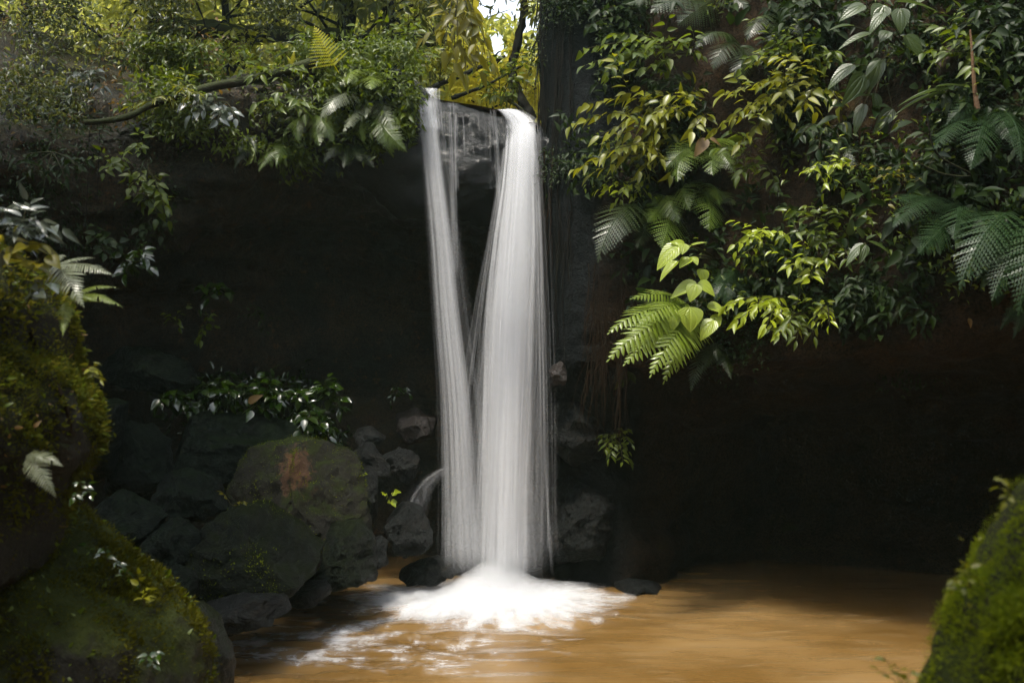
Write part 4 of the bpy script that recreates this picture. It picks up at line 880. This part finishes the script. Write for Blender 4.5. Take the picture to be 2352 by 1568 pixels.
filler('leaf_litter', 'fallen brown leaves on the upper left bank', (0, 520, 20, 300), 1100, 'brown', .075, 'A', 6, off=.03, k=1)
filler('undergrowth', 'green seedlings scattered on the upper left bank', (0, 700, -60, 300), 2500, 'forest', .075, 'A', 7, off=.3, k=6)
filler('undergrowth', 'low dark glossy leaves carpeting the slope behind the boulders', (350, 800, 850, 1000), 500, 'glossy', .11, 'A', 8, off=.25, k=4)

# ------------------------------------------------------------------ forest behind the lip
def clump(LVa, c, r, n, L, rg, flatz=.6, mode=0):
    P = rg.normal(0, 1, (n, 3)); P = P/np.linalg.norm(P, axis=1, keepdims=True)*(rg.random((n, 1))**.4)*r*np.array([1, 1, flatz]) + c
    T = rg.normal(0, .7, (n, 3)) + np.array([0, 0, -.45]) + unit(P-c)*.5; Nn = rg.normal(0, .45, (n, 3)) + UP*.8; Ls = L*rg.uniform(.55, 1.2, n)
    # leaves cut away along the camera's line of sight so bright sky shows
    dx = P[:, 0]/np.maximum(P[:, 1], .1); dz = (P[:, 2]-CAMZ)/np.maximum(P[:, 1], .1); g = ((dx+.010)/.031)**2 + ((dz-.385)/.040)**2 + 1.1*vn(np.stack([dx*60, dz*60, dx*0], -1), 8)
    k = (P[:, 1] < 12.3) | (g > 1); P, T, Nn, Ls = P[k], T[k], Nn[k], Ls[k]
    LVa.append((P, T, Nn, Ls))
def build_clumps(LVa, tpl, wr=.42):
    P, T, Nn, Ls = [np.concatenate([a[i] for a in LVa]) for i in range(4)]
    return leaves_bulk(tpl, P, T, Nn, Ls, Ls*wr)
def tree(label, x, y, h, lean, crown_r, mat, seed, tr=.09, nclump=16, nl=60, L=.16, name='tree', cz=.62, group=None, bare=False):
    rg = np.random.default_rng(seed); z0 = gz(x, y)-.1; b = np.array([x, y, z0]); ro = empty(name, b, label, 'tree', group); A = Acc(); LVa = []
    top = b + np.array([lean[0], lean[1], h]); tr_p = bez(b, top, 0, 14, rg.normal(0, .3)); A.add(*tube(tr_p, (tr, tr*.3), 8))
    for i in range(nclump):
        k = rg.integers(int(14*cz*.7), 14); s = tr_p[k]; d = rg.normal(0, 1, 3)*np.array([1, 1, .5]) + np.array([0, 0, .3]); e = s + unit(d)*crown_r*rg.uniform(.4, 1.1)
        A.add(*tube(bez(s, e, .15, 7), (tr*.3, tr*.08), 5)); clump(LVa, e, crown_r*.38, nl, L, rg)
    V, F, U = build_clumps(LVa, 'lo'); meshobj('crown', V-b, F, LM[mat], ro, True, U); A.obj('trunk', BARK, ro)
    return ro
def xat(px, Y): return (px-1176)/FPX*Y
TR = [
 ('slender tree leaning right behind the left end of the ledge', 300, 14, 4.5, (.8, 0), 1.5, 'forest'),
 ('bushy tree with olive leaves above the fallen log', 520, 15.5, 5, (-.3, 0), 1.7, 'forest'),
 ('pale-leaved tree standing behind the yellow fern', 760, 14.5, 4.2, (.2, 0), 1.4, 'forest'),
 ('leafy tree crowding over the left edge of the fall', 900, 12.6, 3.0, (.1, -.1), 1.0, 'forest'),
 ('tree tinted backlit gold deep behind the waterfall lip', 1000, 19, 4.2, (0, 0), 1.7, 'forestlit'),
 ('tree tinted sunlit gold behind the left side of the lip', 960, 18, 4.5, (.3, 0), 1.9, 'forestlit'),
 ('low tree tinted backlit gold just behind the middle of the lip', 1105, 13.6, 1.7, (.1, 0), .75, 'golden'),
 ('small tree tinted backlit gold behind the right stream', 1190, 14.6, 2.0, (-.1, 0), .7, 'golden'),
 ('thin dark tree rising beside the rock column', 1235, 12.4, 4.5, (-.1, .2), 1.0, 'forest'),
 ('tall dim tree at the upper left corner', 60, 13.5, 5.0, (.3, 0), 1.7, 'forest'),
 ('far yellowish tree between the log and the sky gap', 640, 22, 6.5, (0, 0), 2.4, 'forestlit'),
 ('far tree filling the back left of the forest', 330, 22, 7, (0, 0), 2.6, 'forest'),
 ('far tree on the right of the sky gap', 1430, 22, 7, (0, 0), 2.2, 'forest'),
]
for i, (lb, px, Y, h, ln, cr, mt) in enumerate(TR):
    tree(lb, xat(px, Y), Y, h, ln, cr, mt, 300+i, L=.15 if Y < 17 else .2, nclump=22, nl=70)
# forest mass far behind
def forest_mass():
    rg = np.random.default_rng(99); LVa = []
    for i in range(620):
        Y = rg.uniform(16, 34); px = rg.uniform(-300, 1500); x = xat(px, Y); py = rg.uniform(-120, 330); c = D(px, py, Y)
        if c[2] < gz(x, Y): continue
        if 1060 < px < 1215 and -80 < py < 60 and rg.random() < .93: continue
        if vn(np.array([[px/90, py/70, 1.3]]), 4)[0] < -.55: continue
        clump(LVa, c, rg.uniform(.5, 1.1), 80, .24, rg)
    V, F, U = build_clumps(LVa, 'lo'); return tag(meshobj('forest', V, F, LM['forestlit'], None, True, U), 'far forest foliage tinted as sunlit, seen through gaps behind the fall', 'forest', None, 'stuff')
forest_mass()
# undergrowth along the creek behind the lip
def creek_growth():
    rg = np.random.default_rng(5); LVa = []
    for i in range(420):
        Y = rg.uniform(10.8, 17); px = rg.uniform(150, 1320); x = xat(px, Y); z = gz(x, Y)
        if 985 < px < 1215 and Y < 12.5: continue
        clump(LVa, np.array([x, Y, z + rg.uniform(0, .45)]), .22, 26, .11, rg)
    V, F, U = build_clumps(LVa, 'lo'); return tag(meshobj('undergrowth', V, F, LM['forest'], None, True, U), 'low leafy undergrowth on the banks above the fall', 'foliage', None, 'stuff')
creek_growth()
# small-leaved shrubs right behind the ledge, left of the lip
for i, (lb, px, py, Y, tips) in enumerate([
  ('shrub with greyish shining leaves behind the yellow-green ferns', 930, 120, 11.2, [(820, 60), (880, 40), (960, 60), (1000, 110), (850, 100), (940, 20)]),
  ('shrub with small dark leaves just above the fall lip', 1010, 150, 11.4, [(960, 130), (1000, 90), (1050, 120), (980, 180), (1060, 170), (1020, 60)]),
  ('twiggy shrub with dark leaves above the right part of the lip', 1150, 190, 11.6, [(1090, 160), (1140, 130), (1190, 170), (1120, 215), (1180, 215), (1200, 120)]),
  ('shrub with grey-green leaves at the left of the fallen log', 560, 120, 11.5, [(470, 60), (520, 40), (600, 70), (640, 130), (500, 130), (570, 20)]),
  ('shrub with narrow leaves below the fallen log', 700, 140, 11.0, [(640, 110), (680, 95), (740, 120), (620, 150), (700, 60)])]):
    plant('shrub', lb, 'shrub', (px, py+40), tips, .12, .055, 'olive' if i % 2 else 'mid', 'ovate', gap=.05, Y=Y, dY=.4, seed=400+i, sub=5, smat=BARK)
# shade trees added with crowns out of view to block light around the opening
def shade_tree(label, root, cen, rad, n, seed, L=.34):
    rg = np.random.default_rng(seed); b = np.array(root, float); ro = empty('added_shade_tree', b, label, 'tree'); A = Acc(); c = np.array(cen, float)
    A.add(*tube(bez(b, c, 1.2, 16), (.16, .06), 8))
    for i in range(9):
        e = c + rg.normal(0, .55, 3)*rad; A.add(*tube(bez(c + rg.normal(0, .2, 3), e, .3, 8), (.05, .015), 5))
    LVa = []
    for i in range(n//60):
        q = rg.normal(0, 1, 3); q = q/np.linalg.norm(q)*rg.random()**.4*np.array(rad); clump(LVa, c+q, .55, 60, L, rg, .5)
    V, F, U = build_clumps(LVa, 'min', .5); meshobj('crown', V-b, F, LM['mid'], ro, True, U); A.obj('trunk', BARK, ro)
OT = [('added shade tree leaning over the pool from the right bank', (7.5, 8, 6.5), (5.6, 6.4, 8.2), (2.3, 2.4, .9), 5200, .34),
 ('added shade tree spreading over the top of the right cliff', (6, 13, 8), (3.4, 11.6, 8.9), (3.0, 1.9, .8), 5600, .34),
 ('added shade tree arching over the left bank of the pool', (-8, 7.5, 5), (-4.85, 5.7, 7.9), (2.2, 2.6, .9), 6000, .34),
 ('added shade tree arching over the left foreground boulders', (-8.5, 3.5, 5), (-5.2, 1.0, 7.2), (2.3, 2.0, .9), 5200, .34),
 ('added shade tree closing the gorge to the right of the viewpoint', (8, 2.5, 5), (5.2, .6, 7.2), (2.3, 2.2, .9), 5200, .34),
 ('added shade tree hanging over the stream behind the viewpoint', (3.5, -7, 4), (1.0, -1.2, 6.6), (3.2, 2.4, .9), 8000, .34),
 ('second added shade tree hanging over the stream behind the viewpoint', (-5, -6, 4), (-2.2, -2.2, 6.6), (2.6, 2.2, .9), 6000, .34),
 ('tall added shade tree closing over the creek behind the fall', (-3, 16, 6), (-1.6, 14.0, 10.0), (2.6, 1.9, .9), 2600, .45),
 ('tall added shade tree closing over the upper left bank', (-9, 15, 7), (-6.0, 13.0, 9.8), (3.4, 2.6, .9), 4600, .45),
 ('tall added shade tree far back on the left', (-8, 22, 7), (-6, 19.5, 12.2), (4.4, 3.4, 1), 5200, .5),
 ('tall added shade tree over the left ledge', (-7, 12, 6), (-3.6, 11.2, 8.6), (2.3, 1.5, .7), 3600, .38)]
for i, (lb, ro_, ce, ra, n_, L_) in enumerate(OT): shade_tree(lb, ro_, ce, ra, n_, 700+i, L_)
# hanging branch of golden leaves
plant('hanging_branch', 'branch of large golden-green leaves hanging down above the fall', 'branch', (1050, -60), [(1042, 160), (1070, 165), (1100, 120), (1130, 140), (1020, 110), (1085, 60), (1050, 100)], .19, .075, 'yellow', 'ovate', gap=.10, Y=8.6, dY=.3, droop=.8, face=.6, seed=55, sag=.05)
# trunks, log, stems
stick('fallen_log', 'mossy fallen log lying across the forest behind the yellow fern', [D(380, 62, 13), D(480, 72, 13), D(620, 82, 13), D(740, 90, 13), D(1040, 96, 13.2)], (.12, .09), BARKM, 'log', 14)
ST = [('thin dark stem arching over the left bank', [(120, 0), (200, 60), (270, 110), (340, 125), (400, 110)], 11.5, .02),
      ('curved twig branching from the arching stem', [(340, 125), (380, 90), (400, 40), (395, -20)], 11.5, .015),
      ('upright twig in the middle of the left forest', [(465, 190), (460, 120), (470, 60), (440, -20)], 11.8, .022),
      ('leaning pale pole crossing the log towards upper right', [(520, 190), (570, 110), (630, 50), (700, 10), (760, -20)], 12.0, .028),
      ('thin branch dropping from the pole to the right', [(640, 40), (700, 50), (760, 80), (830, 90), (900, 100)], 11.8, .018),
      ('second leaning stem left of the pale pole', [(430, 150), (480, 80), (540, 20), (580, -30)], 12.5, .02),
      ('twig rising from the bank to the left of the root', [(270, 190), (290, 150), (320, 130), (360, 60), (350, -20)], 11.0, .014),
      ('slim stem behind the yellow fern', [(600, 160), (560, 140), (500, 135), (430, 140), (380, 120)], 11.3, .014),
      ('dark limb slanting above the fall lip', [(985, 205), (1040, 180), (1093, 160), (1160, 130)], 11.8, .04),
      ('thin limb slanting down to the lip behind the fall', [(1035, 226), (1080, 208), (1120, 194), (1200, 150)], 12.0, .03),
      ('bent trunk leaning against the rock column behind the fall', [(1225, 275), (1200, 235), (1180, 190), (1185, 120), (1200, 20), (1200, -60)], 12.2, .07),
      ('broken branch leaning beside the bent trunk', [(1228, 290), (1205, 262), (1180, 240), (1150, 225)], 11.9, .03),
      ('forked branch in the top of the forest left of the sky gap', [(800, 120), (860, 60), (900, 20), (960, -20)], 12.6, .025)]
for lb, pts, Y, r in ST: stick('branch', lb, [D(x, y, Y+.03*i) for i, (x, y) in enumerate(pts)], (r, r*.55), BARK, 'branch')
for lb, pts, Y, r in [('fine vine hanging before the dark left cliff', [(205, 300), (203, 370), (200, 450), (196, 520)], 8.7, .004), ('second fine vine hanging on the dark left cliff beside the first', [(228, 300), (226, 380), (222, 470)], 8.7, .004),
                      ('trailing vine sagging across the dark middle of the right cliff', [(2130, 260), (2150, 350), (2230, 400), (2170, 400), (2110, 375)], 7.2, .006)]:
    stick('vine', lb, [D(x, y, Y) for x, y in pts], (r, r), BARK, 'vine', 5)

# ------------------------------------------------------------------ mossy foreground rocks
def moss_on(rockobj, n, L, mat, seed, cond=None, tpl='blade', parent=True, up=.5):
    rg = np.random.default_rng(seed); me = rockobj.data; nv = len(me.vertices)
    co = np.array([v.co[:] for v in me.vertices]); no = np.array([v.normal[:] for v in me.vertices])
    i = rg.integers(0, nv, n); P = co[i]; Nn = no[i]
    dens = fbm(P, 3.0, 3, seed); k = (dens + Nn[:, 2]*.4 + rg.normal(0, .2, n)) > -.6
    if cond is not None: k &= cond(P)
    P = P[k]; Nn = Nn[k]; n = len(P); P = P + rg.normal(0, L*.6, (n, 3))
    T = Nn*1.0 + rg.normal(0, .6, (n, 3)) + np.array([0, 0, up-.5]); F_ = rg.normal(0, 1, (n, 3)) + Nn*.3; Ls = L*rg.uniform(.4, 1.3, n)*(1+.9*np.clip(fbm(P, 5.0, 2, seed+4), -.7, 1.2)); P = P + Nn*(L*1.3*np.clip(fbm(P, 9.0, 2, seed+5), -.2, 1))[:, None]
    V, F, U = leaves_bulk(tpl, P, T, F_, Ls, Ls*.5); o = meshobj('moss', V, F, LM[mat], rockobj, True, U); o['kind'] = 'stuff'; return o
r1 = rock('mossy_boulder', 'tall moss-covered boulder at the left edge with ferns on top', [(-300, 700), (-200, 560), (-60, 540), (30, 610), (75, 700), (70, 800), (115, 880), (145, 960), (150, 1040), (110, 1100), (90, 1180), (70, 1290), (-160, 1400), (-260, 1100)], 4.4, .7, MOSSB, 61, 'boulder', nf=3, amp=.09, sub=6)
moss_on(r1, 60000, .022, 'moss', 1)
r2 = rock('mossy_boulder', 'low moss-covered boulder in the bottom left corner, shade painted in its moss', [(60, 1230), (100, 1190), (180, 1230), (260, 1290), (330, 1350), (390, 1430), (420, 1520), (470, 1720), (200, 1800), (-200, 1800), (-300, 1500), (-100, 1300)], 4.9, .8, MOSSB, 62, 'boulder', nf=3, amp=.09, sub=6)
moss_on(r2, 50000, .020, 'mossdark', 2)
r3 = rock('mossy_boulder', 'blurred yellow-green mossy boulder in the bottom right foreground', [(2480, 1060), (2400, 1120), (2350, 1220), (2310, 1330), (2250, 1400), (2200, 1500), (2140, 1600), (2110, 1720), (2300, 1850), (2600, 1800), (2800, 1400), (2750, 1150), (2600, 1040)], 2.6, .3, MOSSB, 63, 'boulder', nf=2, amp=.06, sub=6)
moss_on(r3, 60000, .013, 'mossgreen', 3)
moss_on(r1, 900, .028, 'mid', 11, tpl='ovate').name = 'seedlings'; moss_on(r2, 900, .026, 'mid', 12, tpl='ovate').name = 'seedlings'; moss_on(r3, 300, .022, 'olive', 13, tpl='ovate').name = 'seedlings'
moss_on(r1, 140, .03, 'brown', 14, tpl='ovate').name = 'dead_leaves'
for rk_, nn_, s_ in ((rocks[0], 7000, 4), (rocks[8], 1800, 5)): moss_on(rk_, nn_, .012, 'mossgreen', s_, up=.6)
BV['C'] = bvh(r1)
stick('root', 'orange-brown root running down the right side of the left foreground boulder', [hit(px_, py_, 'C', 4.2)[0] - np.array([0, .015, 0]) for px_, py_ in ((70, 760), (95, 820), (128, 880), (155, 940), (168, 1000))], (.010, .014), ROOTM, 'root', 8)
# plants on the foreground rocks
fern('whitish fern with long arching fronds on the left foreground boulder', (120, 612), [(258, 630, .1), (195, 700, .3), (215, 592, .0), (150, 590, -.1)], 'comb', 'fernpale', Y=4.3, up=.6)
fern('green fern below the whitish fern on the left foreground boulder', (150, 690), [(272, 660, .0), (282, 703, .1), (145, 770, .2), (225, 690, .1)], 'simple', 'fernlit', Y=4.2, up=.6)
fern('pale fern tip low on the side of the left foreground boulder', (60, 1050), [(145, 1068, .1), (110, 1060, .1), (130, 1140, .1)], 'comb', 'fernpale', Y=4.0)
for i, (lb, b, tips, L, W, mt) in enumerate([
  ('spray of shining long leaves at the top of the left foreground boulder', (-40, 560), [(60, 500), (20, 480), (140, 520), (110, 535), (-20, 470), (90, 505)], .095, .036, 'pale'),
  ('yellow backlit leaves at the top left edge of the boulder', (-20, 600), [(30, 545), (60, 560), (20, 580), (90, 560)], .10, .045, 'yellow'),
  ('round yellow leaf pair behind the whitish fern', (60, 640), [(105, 585), (90, 605)], .075, .06, 'yellow'),
  ('dark striped leaf on the left foreground boulder', (60, 700), [(110, 650), (80, 670)], .085, .06, 'pale'),
  ('small green weeds on the shoulder of the left foreground boulder', (190, 860), [(220, 850), (215, 830), (230, 870)], .05, .02, 'olive'),
  ('glinting leaf cluster low beside the left foreground boulder', (190, 1130), [(205, 1110), (180, 1105), (210, 1135), (170, 1140)], .035, .022, 'glossy')]):
    plant('foreground_plant', lb, 'plant', b, tips, L, W, mt, 'ovate', gap=.035, dY=.1, seed=500+i, Y=4.15, stem=.003)
for i, (lb, b, tips, Y) in enumerate([
  ('small shining leaves along the crest of the low left boulder', (250, 1290), [(200, 1250), (240, 1260), (280, 1300), (310, 1330)], 4.5),
  ('yellowish seedling on the crest of the low left boulder', (330, 1390), [(315, 1320), (345, 1350), (330, 1370)], 4.4),
  ('pale sprig near the bottom of the low left boulder', (350, 1500), [(335, 1510), (365, 1500), (350, 1530)], 4.3)]):
    plant('foreground_plant', lb, 'plant', b, tips, .045, .026, 'glossy' if i != 1 else 'olive', 'ovate', gap=.03, dY=.08, seed=520+i, Y=Y, stem=.002)
for i, (lb, b, tips) in enumerate([
  ('tiny round leaves sprouting on the edge of the right foreground boulder', (2230, 1350), [(2190, 1330), (2210, 1310), (2180, 1360), (2225, 1295)]),
  ('little leafy tuft high on the right foreground boulder', (2320, 1130), [(2300, 1095), (2290, 1120), (2310, 1150)]),
  ('blurred green weed beside the foot of the right foreground boulder', (2080, 1590), [(2030, 1510), (2060, 1530), (2090, 1540), (2020, 1540)])]):
    plant('foreground_plant', lb, 'plant', b, tips, .028, .016, 'olive', 'ovate', gap=.018, dY=.04, seed=540+i, Y=2.55, stem=.002)

# ------------------------------------------------------------------ green-tinted haze added to lift the dark tones
def haze():
    m = M_('dark_lift_haze'); v = m.N('VolumePrincipled'); v.inputs['Density'].default_value = .0010; v.inputs['Color'].default_value = (.70, 1.0, .84, 1); v.inputs['Anisotropy'].default_value = .3
    m.L(v.outputs[0], m.out.inputs['Volume'])
    x0, x1, y0, y1, z0, z1 = -70, 70, -70, 100, -2.6, 24
    V = [(x, y, z) for x in (x0, x1) for y in (y0, y1) for z in (z0, z1)]
    F = [[0, 1, 3, 2], [4, 6, 7, 5], [0, 4, 5, 1], [2, 3, 7, 6], [0, 2, 6, 4], [1, 5, 7, 3]]
    o = meshobj('haze', V, F, m.m, None, False); tag(o, 'thin haze added to lift the dark tones of the gorge', None, None, 'stuff')
haze(); sc.cycles.volume_bounces = 1
